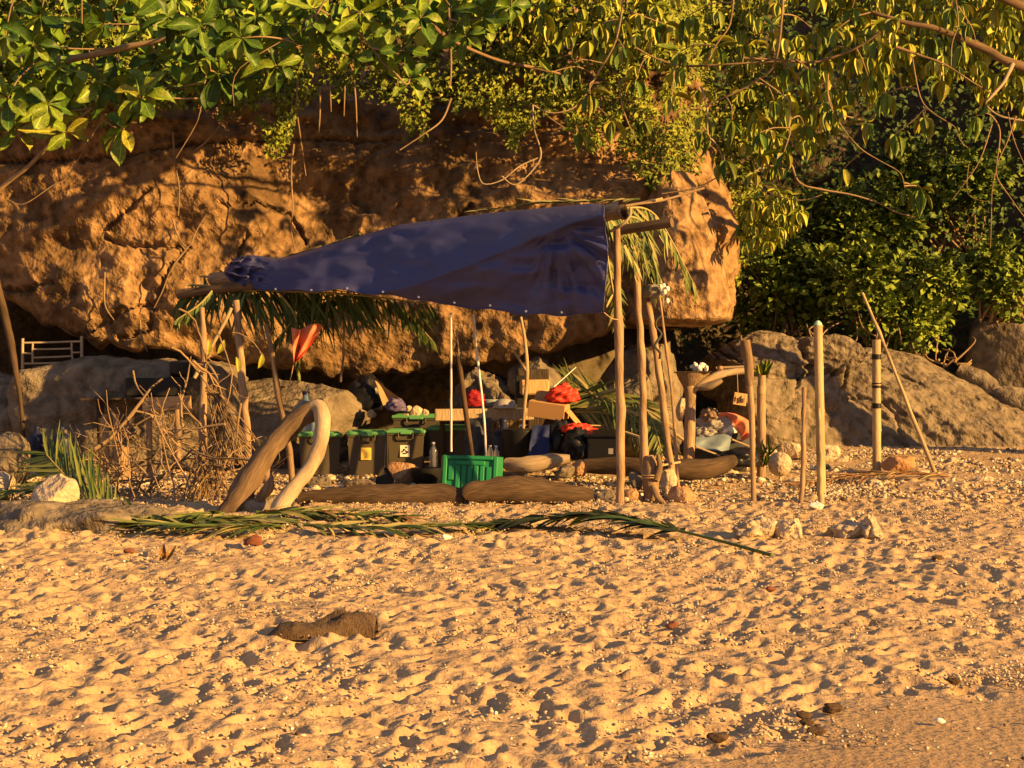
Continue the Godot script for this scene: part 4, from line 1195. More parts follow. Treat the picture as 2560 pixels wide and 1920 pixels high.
func build_shelter() -> void:
	# ridge beam: a thick hollow log
	var ra := spot(530, 684, -2.9)
	var rb := spot(1562, 530, 0.05)
	var t := thing("ridge_beam", ra, "long roof beam with a hollow dark end beside the tarpaulin's right edge", "beam")
	part(t, "log", Geo.new().tube(line(ra, rb - (rb - ra).normalized() * 0.02, 20, 0.2, 2), [0.075, 0.075], 14, false, 0.05, 3), M.pole)
	var d := (rb - ra).normalized()
	part(t, "end_ring", Geo.new().tube([rb - d * 0.03, rb, rb, rb - d * 0.16], [0.075, 0.072, 0.05, 0.048], 18, true, 0.03, 3), M.pole)
	part(t, "end_hollow", Geo.new().tube([rb - d * 0.15, rb - d * 0.14], [0.05, 0.05], 14), M.dark_wood)
	var ca := spot(446, 737, -2.7)
	var cb := spot(1680, 555, -0.35)
	single("roof_beam", ca, Geo.new().tube(line(ca, cb, 16, 0.02, 5), [0.055, 0.05], 10, true, 0.06, 5), M.bark, "lower roof beam whose cut end sticks out past the hollow one", "beam")
	single("roof_plank", spot(1600, 510, -0.5), Geo.new().block(Transform3D(Basis.from_euler(Vector3(0.2, -0.5, 0.14)), spot(1600, 508, -0.5)), Vector3(0.42, 0.02, 0.16), 0.004), M.plank, "short pale board lying on the roof above the hollow beam end", "board")
	var la := spot(1500, 528, -0.2)
	var lb := spot(1660, 500, -0.4)
	single("lashing_stick", la, Geo.new().tube(smooth_path([spot(1527, 578, 0.06), spot(1555, 562, 0.12), spot(1575, 540, 0.1), spot(1575, 520, 0.05)], 4), [0.016, 0.014], 7, true, 0.1, 2), M.drift, "crooked stick wedged between the front pole and the hollow beam end", "stick")
	single("roof_stick", la, Geo.new().tube(smooth_path([la, spot(1580, 512, -0.3), lb, spot(1760, 470, -0.6)], 4), [0.016, 0.012], 7, true, 0.1, 7), M.dry, "thin dry stick laid along the roof towards the tree", "stick")
	# poles
	post("shelter_pole", [1541, 566], [1551, 1256], 0.0, 0.0, 0.034, 0.045, M.pole, "tall straight pale pole at the front corner of the tarpaulin", "pole", 0.012, "shelter poles", 0.06, 0.08)
	post("shelter_pole", [1590, 672], [1612, 1160], -0.75, -0.6, 0.036, 0.04, M.pole, "second pole behind the front corner pole, dark on its shaded side", "pole", 0.015, "shelter poles", 0.07, 0.1)
	post("shelter_pole", [1608, 690], [1686, 1215], -1.1, -0.9, 0.03, 0.036, M.pole, "pole leaning between the shell cluster and the tied stump", "pole", 0.02, "shelter poles", 0.08, 0.1)
	post("thin_stick", [1650, 740], [1700, 1230], -0.8, -0.5, 0.012, 0.017, M.pole, "thin stick leaning beside the slanting shelter pole", "stick", 0.015, "", 0.1)
	post("shelter_pole", [588, 752], [622, 1170], -1.9, -1.6, 0.036, 0.04, M.pole, "leaning pole under the left end of the tarpaulin", "pole", 0.02, "shelter poles", 0.06, 0.25)
	post("shelter_pole", [663, 812], [735, 1185], -1.9, -1.6, 0.026, 0.034, M.wood, "slanting brown pole ending beside the orange-red hanging cloth", "pole", 0.03, "shelter poles", 0.08, 0.25)
	post("shelter_pole", [505, 770], [504, 1290], -0.9, -0.5, 0.026, 0.045, M.pole, "post standing in the middle of the brushwood heap", "pole", 0.02, "shelter poles", 0.1, 0.15)
	post("yellow_stick", [578, 770], [485, 945], -1.2, -1.0, 0.018, 0.016, M.bamboo, "yellow stick leaning across the post in the brushwood", "stick", 0.01, "", 0.03, 0.0)
	post("thatch_stick", [860, 740], [853, 955], -2.6, -2.6, 0.01, 0.014, M.dry, "thin stick hanging under the thatch before the dark hollow", "stick", 0.015, "", 0.1, 0.0)
	# palm thatch hanging below the left part of the tarpaulin
	var gr := "palm leaves hanging from the roof"
	var lab := ["palm leaf hanging from the roof above the leaning left pole", "palm leaf hanging from the roof above the slanting brown pole", "palm leaf along the back of the roof, left of the dark hollow", "palm leaf hanging left of the upright white rod under the tarpaulin", "palm leaf at the left tip of the roof over the beam end", "palm leaf drooping in front of the orange-red cloth", "palm leaf hanging farthest right under the tarpaulin, toward the white rods", "palm leaf drooping above the brushwood post", "palm leaf dangling lowest, straight down to the water jug"]
	var k1 := 0
	var k2 := 0
	for f in [[[470, 712, -2.75], [620, 722, -2.6], [760, 735, -2.4], 0.55], [[560, 722, -2.5], [760, 730, -2.3], [930, 742, -2.0], 0.6], [[500, 690, -3.0], [700, 712, -2.8], [900, 732, -2.5], 0.75], [[720, 728, -2.2], [900, 738, -2.0], [1080, 762, -1.7], 0.45], [[640, 728, -2.35], [520, 722, -2.6], [450, 745, -2.75], 0.36], [[880, 740, -2.4], [780, 760, -2.4], [690, 850, -2.15], 0.26], [[900, 735, -2.0], [1000, 770, -1.95], [1080, 850, -1.9], 0.22], [[540, 715, -2.5], [500, 760, -2.4], [440, 800, -2.3], 0.2], [[700, 735, -2.1], [740, 800, -2.05], [745, 930, -2.05], 0.2]]:
		k1 += 1
		frond("palm_leaf", lab[k1 - 1], [spot(f[0][0], f[0][1], f[0][2]), spot(f[1][0], f[1][1], f[1][2]), spot(f[2][0], f[2][1], f[2][2])], 22, f[3], "hang", [0, 0, 1, 0, 2], gr, 0.02, 0.03)
	# leaves hanging at the right end of the roof
	var gl := "palm leaves at the right end of the roof"
	var labr := ["drying palm leaf hanging between the front pole and second pole", "drying palm leaf hanging over the grey gourd with shells", "drying palm leaf reaching farthest right over the orange rock slab", "drying palm leaf nearest the tarpaulin edge behind the front pole", "drying palm leaf hanging deepest behind the leaning poles"]
	for f in [[[1500, 530, -0.6], [1570, 560, -0.8], [1640, 690, -1.1], 0.4], [[1540, 540, -0.7], [1610, 560, -0.9], [1650, 700, -1.0], 0.36], [[1560, 520, -0.9], [1640, 540, -1.1], [1740, 720, -1.3], 0.3], [[1500, 520, -0.4], [1530, 560, -0.5], [1590, 660, -0.7], 0.3], [[1520, 545, -1.0], [1600, 600, -1.2], [1640, 720, -1.3], 0.3]]:
		k2 += 1
		frond("palm_leaf", labr[k2 - 1], [spot(f[0][0], f[0][1], f[0][2]), spot(f[1][0], f[1][1], f[1][2]), spot(f[2][0], f[2][1], f[2][2])], 22, f[3], "hang", [0, 1, 2, 2, 3], gl, 0.02, 0.026)
	frond("palm_leaf", "small green palm leaf drooping beside the tarpaulin's lower right corner", [spot(1518, 640, -0.25), spot(1528, 700, -0.2), spot(1545, 800, -0.1)], 16, 0.22, "lean", [1, 2, 2, 3], "", 0.02, 0.02)
	frond("palm_leaf", "yellowed palm leaf lying along the top edge of the tarpaulin", [spot(1600, 498, -0.7), spot(1480, 502, -0.75), spot(1340, 508, -0.95), spot(1190, 528, -1.2)], 26, 0.22, "flat", [3, 3, 2, 3], "", 0.02, 0.03)
	frond("palm_leaf", "yellow strip of palm leaf showing above the tarpaulin's left half", [spot(900, 585, -2.0), spot(820, 612, -2.2), spot(700, 645, -2.6)], 12, 0.12, "flat", [3, 3], "", 0.02, 0.03)
	# hanging red cloth
	var pts := PackedVector3Array()
	for j in 16:
		for i in 14:
			var v := j / 15.0
			var u := i / 13.0
			var l := lerpf(728.0, 735.0, v)
			var r := lerpf(806.0, 742.0, pow(v, 1.3))
			pts.append(spot(lerpf(l, r, u), lerpf(818.0 - 4 * u, 908.0, v) + 6 * sin(u * 6.0), -1.95 + 0.06 * sin(u * 11.0 + v * 2.0) + 0.03 * sin(v * 9.0)))
	single("hanging_cloth", spot(760, 908, -1.95), Geo.new().grid(pts, 14, 16, false, true), M.coral_cloth, "orange-red cloth hanging among the palm leaves of the roof", "cloth")
	var ca2 := spot(735, 905, -1.95)
	single("hanging_string", ca2, Geo.new().tube([ca2, spot(728, 940, -1.95), spot(712, 1005, -1.95)], [0.005, 0.005], 5), M.rope, "string dangling below the orange-red cloth", "string")

# ---------------------------------------------------------------- things of the camp
func blob(at: Vector3, size: Vector3, sd: int, crumple := 0.35, nu := 30, nv := 20, flat := 0.0) -> Geo:
	# a soft sack: folds run over it, the underside rests flat
	var pts := PackedVector3Array()
	var o := sd * 5.3
	for j in nv:
		var th := PI * j / (nv - 1)
		for i in nu:
			var ph := TAU * i / (nu - 1)
			var d := Vector3(cos(ph) * sin(th), -cos(th), sin(ph) * sin(th))
			var k := 1.0 + crumple * (n_c.get_noise_3d(d.x * 1.3 + o, d.y * 1.1, d.z * 1.3) * 0.7 + 0.5 * n_b.get_noise_3d(d.x * 1.6 + o, d.y * 1.6, d.z * 1.6))
			var p := d * k
			if p.y < -0.55: p.y = -0.55 - (p.y + 0.55) * -0.2
			pts.append(at + p * size)
	return Geo.new().grid(pts, nu, nv, true, true)
func taper_box(g: Geo, x: Transform3D, top: Vector2, bottom: Vector2, h: float) -> void:
	var q := []
	for y in [0.0, h]:
		var s := bottom if y == 0.0 else top
		for c in [[-1, 1], [1, 1], [1, -1], [-1, -1]]: q.append(x * Vector3(c[0] * s.x * 0.5, y, c[1] * s.y * 0.5))
	for k in 4:
		var k2 := (k + 1) % 4
		g.quad_flat(q[k], q[4 + k], q[4 + k2], q[k2])
	g.quad_flat(q[4], q[7], q[6], q[5])
	g.quad_flat(q[0], q[1], q[2], q[3])

func storage_bin(px: float, py: float, w: float, h: float, turn: float, label: String, mark: String, deep := 0.55, lift := 0.0, zz := 99.0) -> void:
	var base := on_beach(px, py) if zz > 50.0 else spot(px, py, zz)
	base.y += lift
	var u := unit(base.z)
	var W := w * u
	var H := h * u
	var x := Transform3D(Basis(Vector3.UP, turn), base)
	var t := thing("storage_bin", base, label, "bin", "storage bins")
	var x0 := Transform3D(x.basis, base - x.basis.z * deep * 0.5)
	var g := Geo.new()
	taper_box(g, x0, Vector2(W * 0.95, deep * 0.95), Vector2(W * 0.86, deep * 0.86), H * 0.88)
	var body := part(t, "body", g, M.bin)
	part(body, "rim", Geo.new().block(x0 * Transform3D(Basis(), Vector3(0, H * 0.87, 0)), Vector3(W * 0.98, H * 0.05, deep * 0.98), 0.006), M.bin)
	var lid := Geo.new()
	lid.block(x0 * Transform3D(Basis(), Vector3(0, H * 0.93, 0)), Vector3(W * 1.04, H * 0.085, deep * 1.04), 0.012)
	lid.block(x0 * Transform3D(Basis(), Vector3(0, H * 0.985, 0)), Vector3(W * 0.9, H * 0.035, deep * 0.9), 0.008)
	var cover := part(t, "lid", lid, M.bin_lid)
	var f := deep * 0.48
	var latch := Geo.new()
	latch.block(x0 * Transform3D(Basis(), Vector3(0, H * 0.9, f + 0.022)), Vector3(W * 0.3, H * 0.06, 0.024), 0.008)
	part(cover, "latch", latch, M.bin_lid)
	var hp := []
	for q in [[-0.2, 0.9], [-0.19, 0.79], [-0.14, 0.75], [0.14, 0.75], [0.19, 0.79], [0.2, 0.9]]: hp.append(x0 * Vector3(q[0] * W, q[1] * H, f + 0.02))
	part(body, "handle", Geo.new().tube(hp, [0.009, 0.009], 7), M.bin)
	if mark != "":
		var lx := x0 * Transform3D(Basis.from_euler(Vector3(-0.06, 0, 0)), Vector3(-0.02 * W, H * 0.5, deep * 0.458 + 0.004))
		var s := part(t, "sticker", Geo.new().block(lx, Vector3(W * 0.26, H * 0.3, 0.003), 0.001), M.yellow if mark == "yellow" else M.white)
		if mark == "print":
			var pg := Geo.new()
			for st in [[-0.06, -0.02, 0.09, 0.6], [0.05, -0.03, 0.1, -0.5], [0.0, -0.07, 0.12, 0.15], [0.03, 0.07, 0.05, -0.9], [-0.02, 0.02, 0.06, 0.1]]:
				pg.block(lx * Transform3D(Basis(Vector3.BACK, st[3]), Vector3(st[0] * W, st[1] * H, 0.003)), Vector3(st[2] * W, 0.014, 0.002), 0.0005)
			part(s, "print", pg, M.tape)

func water_jug(base: Vector3, h: float, label: String, m: Material, pump := false) -> void:
	var t := thing("water_jug", base, label, "water jug")
	var r := h * 0.28
	part(t, "body", Geo.new().lathe([Vector2(0.001, 0), Vector2(r * 0.92, 0), Vector2(r, 0.03 * h), Vector2(r, 0.3 * h), Vector2(r * 0.95, 0.33 * h), Vector2(r, 0.36 * h), Vector2(r, 0.6 * h), Vector2(r * 0.9, 0.68 * h), Vector2(r * 0.55, 0.77 * h), Vector2(r * 0.27, 0.82 * h), Vector2(r * 0.25, 0.95 * h), Vector2(0.001, 0.955 * h)], Transform3D(Basis(), base), 22), m)
	var lid := part(t, "cap", Geo.new().lathe([Vector2(r * 0.3, 0.93 * h), Vector2(r * 0.3, 1.0 * h), Vector2(0.001, 1.002 * h)], Transform3D(Basis(), base), 14), M.navy)
	if pump:
		part(lid, "pump_spout", Geo.new().tube([base + Vector3(0, h, 0), base + Vector3(0, h * 1.1, 0), base + Vector3(0.02, h * 1.13, 0.02), base + Vector3(0.04, h * 1.08, 0.05)], [0.014, 0.012], 8), M.steel)
func bottle(base: Vector3, h: float, r: float, label: String) -> void:
	var t := thing("plastic_bottle", base, label, "bottle")
	part(t, "body", Geo.new().lathe([Vector2(0.001, 0), Vector2(r, 0.01), Vector2(r, h * 0.35), Vector2(r * 0.92, h * 0.4), Vector2(r, h * 0.45), Vector2(r, h * 0.68), Vector2(r * 0.6, h * 0.8), Vector2(r * 0.38, h * 0.88), Vector2(r * 0.38, h * 0.94)], Transform3D(Basis(), base), 16), M.clear)
	part(t, "cap", Geo.new().lathe([Vector2(r * 0.45, h * 0.93), Vector2(r * 0.45, h), Vector2(0.001, h)], Transform3D(Basis(), base), 12), M.white)

func board(called: String, a: Vector3, b: Vector3, wide: float, thick: float, m: Material, label: String, category := "board", roll := 0.0) -> MeshInstance3D:
	# a plank from a to b; roll 0 shows its broad side upwards
	var d := b - a
	var x := d.normalized()
	var y := Vector3.UP if absf(x.y) < 0.9 else Vector3.BACK
	var z := x.cross(y).normalized()
	y = z.cross(x)
	var bs := Basis(x, y, z).rotated(x, roll)
	return single(called, a, Geo.new().block(Transform3D(bs, (a + b) * 0.5), Vector3(d.length(), thick, wide), 0.005), m, label, category)

func build_driftwood() -> void:
	var t := thing("driftwood_arch", spot(660, 1285, 0.7), "bent pale driftwood trunk standing like an arch before the bins", "driftwood")
	var a := smooth_path([spot(560, 1310, 0.7), spot(592, 1255, 0.65), spot(628, 1190, 0.6), spot(690, 1105, 0.5), spot(745, 1050, 0.42), spot(790, 1020, 0.38), spot(812, 1012, 0.38)], 5)
	part(t, "left_limb", Geo.new().tube(a, lerp_list([0.12, 0.11, 0.1, 0.095, 0.09, 0.08, 0.05], a.size()), 16, true, 0.24, 3), M.bark)  # its shade is put into the colour: darker wood than the sunlit limb
	var b := smooth_path([spot(772, 1022, 0.4), spot(797, 1018, 0.44), spot(806, 1050, 0.52), spot(800, 1110, 0.65), spot(775, 1170, 0.75), spot(738, 1215, 0.85), spot(705, 1260, 0.95), spot(692, 1300, 1.0)], 5)
	part(t, "right_limb", Geo.new().tube(b, lerp_list([0.045, 0.068, 0.07, 0.066, 0.066, 0.07, 0.076, 0.08], b.size()), 16, true, 0.14, 8), M.drift)
	var c := smooth_path([spot(660, 1180, 0.55), spot(672, 1215, 0.6), spot(650, 1250, 0.62), spot(640, 1300, 0.65)], 4)
	part(t, "broken_stub", Geo.new().tube(c, [0.07, 0.06, 0.06, 0.05], 10, true, 0.2, 5), M.wood)
	rock("stone", 590, 1235, 720, 1320, 0.55, 0.35, 31, M.rock, "dark rock wedged under the driftwood arch", "stone", "", 2.6, 5, 0.12, 0.0, 30)
	# the two logs that close off the camp
	var la := smooth_path([spot(748, 1246, -0.1), spot(860, 1243, -0.05), spot(960, 1241, 0.0), spot(1070, 1240, 0.0), spot(1145, 1246, 0.0), spot(1162, 1250, 0.0)], 5)
	single("log", spot(950, 1262, 0), Geo.new().tube(la, lerp_list([0.07, 0.095, 0.115, 0.12, 0.1, 0.05], la.size()), 14, true, 0.2, 2), M.log, "dark weathered log lying between the driftwood arch and the green crate", "log", "logs around the camp")
	var lb := smooth_path([spot(1158, 1240, 0.05), spot(1185, 1230, 0.05), spot(1290, 1226, 0.0), spot(1390, 1232, -0.05), spot(1480, 1245, -0.1)], 5)
	single("log", spot(1310, 1262, 0), Geo.new().tube(lb, lerp_list([0.06, 0.11, 0.13, 0.115, 0.08], lb.size()), 14, true, 0.2, 6), M.log, "dark knotty log lying in front of the green crate's right side", "log", "logs around the camp")
	var lc := smooth_path([spot(1462, 1165, -1.5), spot(1540, 1165, -1.4), spot(1600, 1170, -1.3), spot(1625, 1175, -1.3)], 5)
	single("log", spot(1540, 1190, -1.4), Geo.new().tube(lc, lerp_list([0.07, 0.1, 0.1, 0.08], lc.size()), 12, true, 0.1, 9), M.log, "short dark log behind the front corner pole", "log", "logs around the camp")
	var ld := smooth_path([spot(1660, 1172, -1.4), spot(1740, 1174, -1.4), spot(1800, 1165, -1.5), spot(1835, 1150, -1.6)], 5)
	single("log", spot(1740, 1200, -1.4), Geo.new().tube(ld, lerp_list([0.09, 0.11, 0.1, 0.06], ld.size()), 12, true, 0.12, 4), M.log, "dark log under the bowl stand's post", "log", "logs around the camp")
	var le := smooth_path([spot(1265, 1160, -1.7), spot(1320, 1162, -1.6), spot(1380, 1152, -1.6), spot(1425, 1148, -1.6)], 5)
	single("log", spot(1340, 1180, -1.6), Geo.new().tube(le, lerp_list([0.06, 0.085, 0.08, 0.045], le.size()), 12, true, 0.12, 7), M.drift, "pale sunlit log lying before the blue cloth", "log", "logs around the camp")
	# hollow driftwood sunk in the open sand
	var c0 := on_beach(690, 1580)
	var u := unit(c0.z)
	var pts := PackedVector3Array()
	var nu := 40
	var nv := 16
	for j in nv:
		for i in nu:
			var s := i / (nu - 1.0)
			var v := j / (nv - 1.0)
			var px := lerpf(672, 940, s)
			var ridge := poly_at([672, 8, 700, 32, 740, 40, 770, 34, 790, 36, 825, 38, 848, 50, 856, 58, 900, 60, 932, 54, 940, 40], px) * u
			var ang := PI * v
			var dz := -cos(ang) * 0.12
			var y := 1.0 * ridge * pow(sin(ang), 0.55) * (1.0 + 0.15 * n_a.get_noise_2d(px * 0.06, v * 5.0)) - 0.05
			if v > 0.5: y += 0.045 * smoothstep(780, 830, px) * smoothstep(870, 840, px)
			pts.append(Vector3((px - 1280) * u, beach_y(c0.z) + y + 0.025, c0.z - dz + 0.04 * sin(s * 5.0)))
	single("driftwood_stump", c0, Geo.new().grid(pts, nu, nv, false, true, 1.0, 3.0), M.log, "hollow grey-brown piece of driftwood half sunk in the open sand", "driftwood")

func twig_shape(a: Vector3, b: Vector3, r: float, sd: int, forks := 2) -> Geo:
	var g := Geo.new()
	var path := []
	var n := 7
	var s := (b - a).normalized().cross(Vector3(0.2, 0.3, 1)).normalized()
	for i in n + 1:
		var t := float(i) / n
		path.append(a.lerp(b, t) + s * 0.09 * (b - a).length() * (sin(t * PI * 1.2 + sd) - sin(float(sd)) * (1 - t) - sin(PI * 1.2 + sd) * t) + Vector3(rr(-1, 1), rr(-1, 1), rr(-1, 1)) * 0.012)
	g.tube(path, lerp_list([r, r * 0.45], n + 1), 6, true, 0.12, sd)
	for k in forks:
		var i := 2 + rng.randi() % 4
		var p: Vector3 = path[i]
		var e := p + (b - a).normalized().rotated(Vector3(0, 0, 1), rr(-1.1, 1.1)) * (b - a).length() * rr(0.2, 0.4) + Vector3(0, 0, rr(-0.1, 0.1))
		g.tube(line(p, e, 4, 0.03, sd + k), lerp_list([r * 0.55, r * 0.25], 5), 5, true, 0.1, k)
	return g

func build_brushwood() -> void:
	var gr := "branches of the brushwood heap"
	var main := [[[235, 1125], [408, 945], 0.02], [[240, 1135], [330, 1060], 0.017], [[365, 1255], [445, 1120], 0.016], [[460, 1090], [475, 890], 0.014], [[360, 1240], [545, 1010], 0.014], [[440, 1170], [625, 1160], 0.013], [[330, 1210], [520, 1110], 0.014], [[300, 1290], [470, 1060], 0.013], [[480, 905], [565, 1050], 0.016], [[450, 770], [520, 920], 0.012], [[515, 905], [600, 1040], 0.014], [[545, 1000], [640, 1170], 0.012], [[205, 1260], [215, 1140], 0.012], [[560, 1290], [640, 1190], 0.012], [[370, 1190], [290, 1050], 0.012], [[400, 1270], [560, 1180], 0.015], [[250, 1215], [420, 1190], 0.012], [[470, 1240], [600, 1130], 0.012], [[380, 1040], [560, 1165], 0.012], [[330, 930], [420, 1080], 0.01], [[545, 830], [570, 1010], 0.009], [[580, 830], [660, 890], 0.007], [[430, 870], [545, 985], 0.012], [[600, 1230], [235, 1120], 0.014], [[520, 1180], [210, 1215], 0.012], [[560, 1060], [300, 1180], 0.013], [[470, 1000], [225, 1080], 0.011], [[630, 1150], [400, 1040], 0.012], [[540, 1270], [250, 1250], 0.012], [[420, 1270], [230, 1160], 0.011], [[600, 1010], [640, 1230], 0.012]]
	var k := 0
	for b in main:
		k += 1
		var a := spot(b[0][0], b[0][1], rr(-0.9, 0.1))
		var e := spot(b[1][0], b[1][1], rr(-1.0, -0.1))
		single("dead_branch", a, twig_shape(a, e, b[2], k, 2), M.dry if k % 3 else M.pole, "dry bare branch stuck in the brushwood heap on the left", "branch", gr)
	for i in 44:
		k += 1
		var px := rr(250, 630)
		var a := spot(px, rr(1150, 1290), rr(-0.9, 0.3))
		var e := spot(px + rr(-130, 130), rr(960, 1220), rr(-1.1, 0.1))
		single("dead_branch", a, twig_shape(a, e, rr(0.006, 0.012), k, 2), M.pole if i % 2 else M.dry, "dry bare branch stuck in the brushwood heap on the left", "branch", gr)
	for q in [[655, 905, "yellow dead leaf dangling from the twig beside the leaning left pole"], [520, 872, "yellow dead leaf stuck on the crossed sticks above the brushwood"], [560, 872, "narrow yellow leaf beside the yellow stick"], [590, 915, "small pale leaf above the dry palm bundle"]]:
		var lp := spot(q[0], q[1] - 22, -1.0)
		var lt := thing("dead_leaf", lp, q[2], "leaf", "yellow leaves on the sticks")
		leaf_piece(lt, "blade", slim[1], M.leaf_4, aim(lp, Vector3(rr(-0.4, 0.4), -1, 0.2), Vector3(0.6, 0.2, 0.8), 0.16, 0.07))
	# bundle of dried palm strips leaning on the post
	var base := spot(560, 1180, -0.3)
	var t := thing("dried_palm_bundle", base, "bundle of dry brown palm strips leaning on the post in the brushwood", "palm bundle")
	for i in 46:
		var f := i / 45.0
		var top := spot(530 + 14 * rr(-1, 1), 972 + rr(-12, 12), -0.55 + rr(-0.04, 0.04))
		var foot := spot(lerpf(545, 640, f) + rr(-10, 10), lerpf(1170, 1120, f) + rr(-30, 30), -0.3 + rr(-0.12, 0.12))
		part(t, "strip", Geo.new().tube(line(foot, top, 4, rr(-0.05, 0.05), i), [0.007, 0.005], 4, false), M.dry if i % 3 else M.wood)
	var base2 := spot(500, 1290, 0.1)
	var t2 := thing("dried_palm_bundle", base2, "shaggy skirt of dry palm strips around the foot of the brushwood post", "palm bundle")
	for i in 40:
		var top := spot(500 + rr(-22, 60), 1160 + rr(-25, 25), -0.35 + rr(-0.06, 0.06))
		var foot := spot(505 + rr(-60, 90), 1285 + rr(-20, 8), -0.1 + rr(-0.2, 0.25))
		part(t2, "strip", Geo.new().tube(line(foot, top, 4, rr(-0.05, 0.05), i), [0.006, 0.005], 4, false), M.wood if i % 3 else M.dry)

func build_left_camp() -> void:
	# white rail frame on the boulder
	var z := -3.75
	var t := thing("rail_frame", spot(130, 920, z), "pale wooden rail frame standing on the broad boulder", "frame")
	for q in [["post", 57, 846, 57, 922, 0.017], ["post", 204, 840, 206, 920, 0.017], ["rail", 57, 857, 204, 853, 0.012], ["rail", 57, 909, 206, 905, 0.012], ["rail", 82, 873, 180, 871, 0.011], ["rail", 82, 894, 182, 890, 0.011], ["rail", 60, 883, 84, 883, 0.011], ["rail", 179, 881, 204, 880, 0.011], ["post", 82, 858, 82, 907, 0.012], ["post", 179, 857, 182, 905, 0.012]]:
		var a := spot(q[1], q[2], z)
		var b := spot(q[3], q[4], z)
		part(t, q[0], Geo.new().tube(line(a, b, 3, 0.004, int(q[1])), [q[5], q[5]], 8, true, 0.05, 2), M.pale_wood)
	# plank table with a black stove
	var tz := -2.6
	var tb := thing("work_table", spot(330, 1180, tz), "rough low table with thin dark top and bamboo legs behind the brushwood", "table")
	part(tb, "tabletop", Geo.new().block(Transform3D(Basis.from_euler(Vector3(0, 0, 0.02)), spot(330, 996, tz - 0.2)), Vector3(1.0, 0.025, 0.6), 0.004), M.dark_wood)
	for q in [[262, 1035, 266, 1190, 0.036, -2.4], [289, 1035, 296, 1200, 0.034, -2.3], [371, 1000, 374, 1195, 0.034, -2.3], [440, 1000, 445, 1190, 0.03, -2.7], [250, 1000, 252, 1190, 0.04, -2.85]]:
		part(tb, "leg", Geo.new().tube(line(spot(q[2], q[3], q[5]) - Vector3(0, 0.06, 0), spot(q[0], q[1], q[5]), 4, 0.006, int(q[0])), [q[4], q[4]], 10, true, 0.05, int(q[0])), M.pole if q[0] > 255 else M.dark_wood)
	board("front_plank", spot(356, 1012, -2.15), spot(478, 1005, -2.15), 0.14, 0.025, M.plank, "short orange plank nailed across the front of the low table", "plank", PI * 0.5)
	board("upright_plank", spot(316, 1216, -1.9) - Vector3(0, 0.04, 0), spot(313, 1116, -2.0), 0.09, 0.022, M.plank, "short orange plank standing upright below the low table", "plank", 0.0)
	var st := thing("camp_stove", spot(395, 994, -2.75), "black soot-stained stove box on the low table", "stove")
	part(st, "body", Geo.new().block(Transform3D(Basis(Vector3.UP, 0.1), spot(390, 968, -2.8)), Vector3(0.62, 0.2, 0.4), 0.015), M.black)
	part(st, "pot", Geo.new().lathe([Vector2(0.001, 0), Vector2(0.12, 0.0), Vector2(0.13, 0.05), Vector2(0.13, 0.16), Vector2(0.12, 0.16), Vector2(0.118, 0.02), Vector2(0.001, 0.02)], Transform3D(Basis(), spot(455, 943, -2.8)), 18), M.black)
	water_jug(spot(92, 1150, -2.3), 0.36, "dark blue water jug at the left edge beside the small dark rock", M.navy)
	water_jug(spot(155, 1152, -2.1), 0.36, "dark blue water jug between the palm leaves and the low table", M.navy)
	water_jug(spot(765, 1092, -3.1), 0.5, "translucent blue water jug with steel pump behind the driftwood arch", M.jug, true)
	var cup := thing("colourful_tin", spot(395, 1135, -2.0), "small yellow and green tin below the low table", "tin")
	part(cup, "body", Geo.new().lathe([Vector2(0.001, 0), Vector2(0.055, 0), Vector2(0.055, 0.07), Vector2(0.001, 0.072)], Transform3D(Basis(), spot(395, 1132, -2.0)), 14), M.yellow)
	part(cup, "band", Geo.new().lathe([Vector2(0.057, 0.005), Vector2(0.057, 0.03)], Transform3D(Basis(), spot(395, 1132, -2.0)), 14), M.green_plastic)
	# green palm leaves, cut and laid down
	var gp := "cut palm leaves on the ground"
	var labs := ["cut green palm leaf fanning up behind the white stone", "cut green palm leaf leaning from the white stone towards the water jugs", "cut dark palm leaf lying at the left edge"]
	frond("palm_leaf", labs[0], [spot(290, 1330, 0.9), spot(200, 1230, 0.7), spot(110, 1130, 0.4)], 30, 0.55, "lean", [0, 1, 1, 2], gp, 0.05, 0.026)
	frond("palm_leaf", labs[1], [spot(300, 1320, 0.6), spot(240, 1240, 0.4), spot(150, 1150, 0.1)], 26, 0.5, "lean", [0, 1, 2, 2], gp, 0.05, 0.026)
	frond("palm_leaf", labs[2], [spot(210, 1230, 0.1), spot(100, 1225, 0.2), spot(-80, 1235, 0.3)], 20, 0.4, "flat", [0, 0, 1], gp, 0.05, 0.03)
	for f in [["cut green palm leaf on the sand under the driftwood arch", [300, 1305], [480, 1318], [700, 1318], 0.5, [0, 1, 2, 3]], ["cut green palm leaf on the sand in front of the brushwood", [560, 1300], [420, 1312], [270, 1300], 0.55, [1, 1, 2]], ["green palm leaf lying between the arch and the dark log", [640, 1298], [800, 1300], [1010, 1312], 0.42, [0, 1, 2, 3, 4]], ["long green palm leaf on the sand in front of the dark log", [760, 1330], [960, 1338], [1180, 1330], 0.36, [0, 1, 2, 3]], ["green palm leaf at the front edge of the brushwood, pointing left", [700, 1332], [520, 1336], [330, 1326], 0.42, [0, 1, 2, 3]]]:
		var p := []
		for k in range(1, 4): p.append(on_beach(f[k][0], f[k][1]) + Vector3(0, 0.06, 0))
		frond("palm_leaf", f[0], p, 34, f[4], "flat", f[5], gp, 0.04, 0.04)
	var pa := on_beach(1930, 1395) + Vector3(0, 0.02, 0)
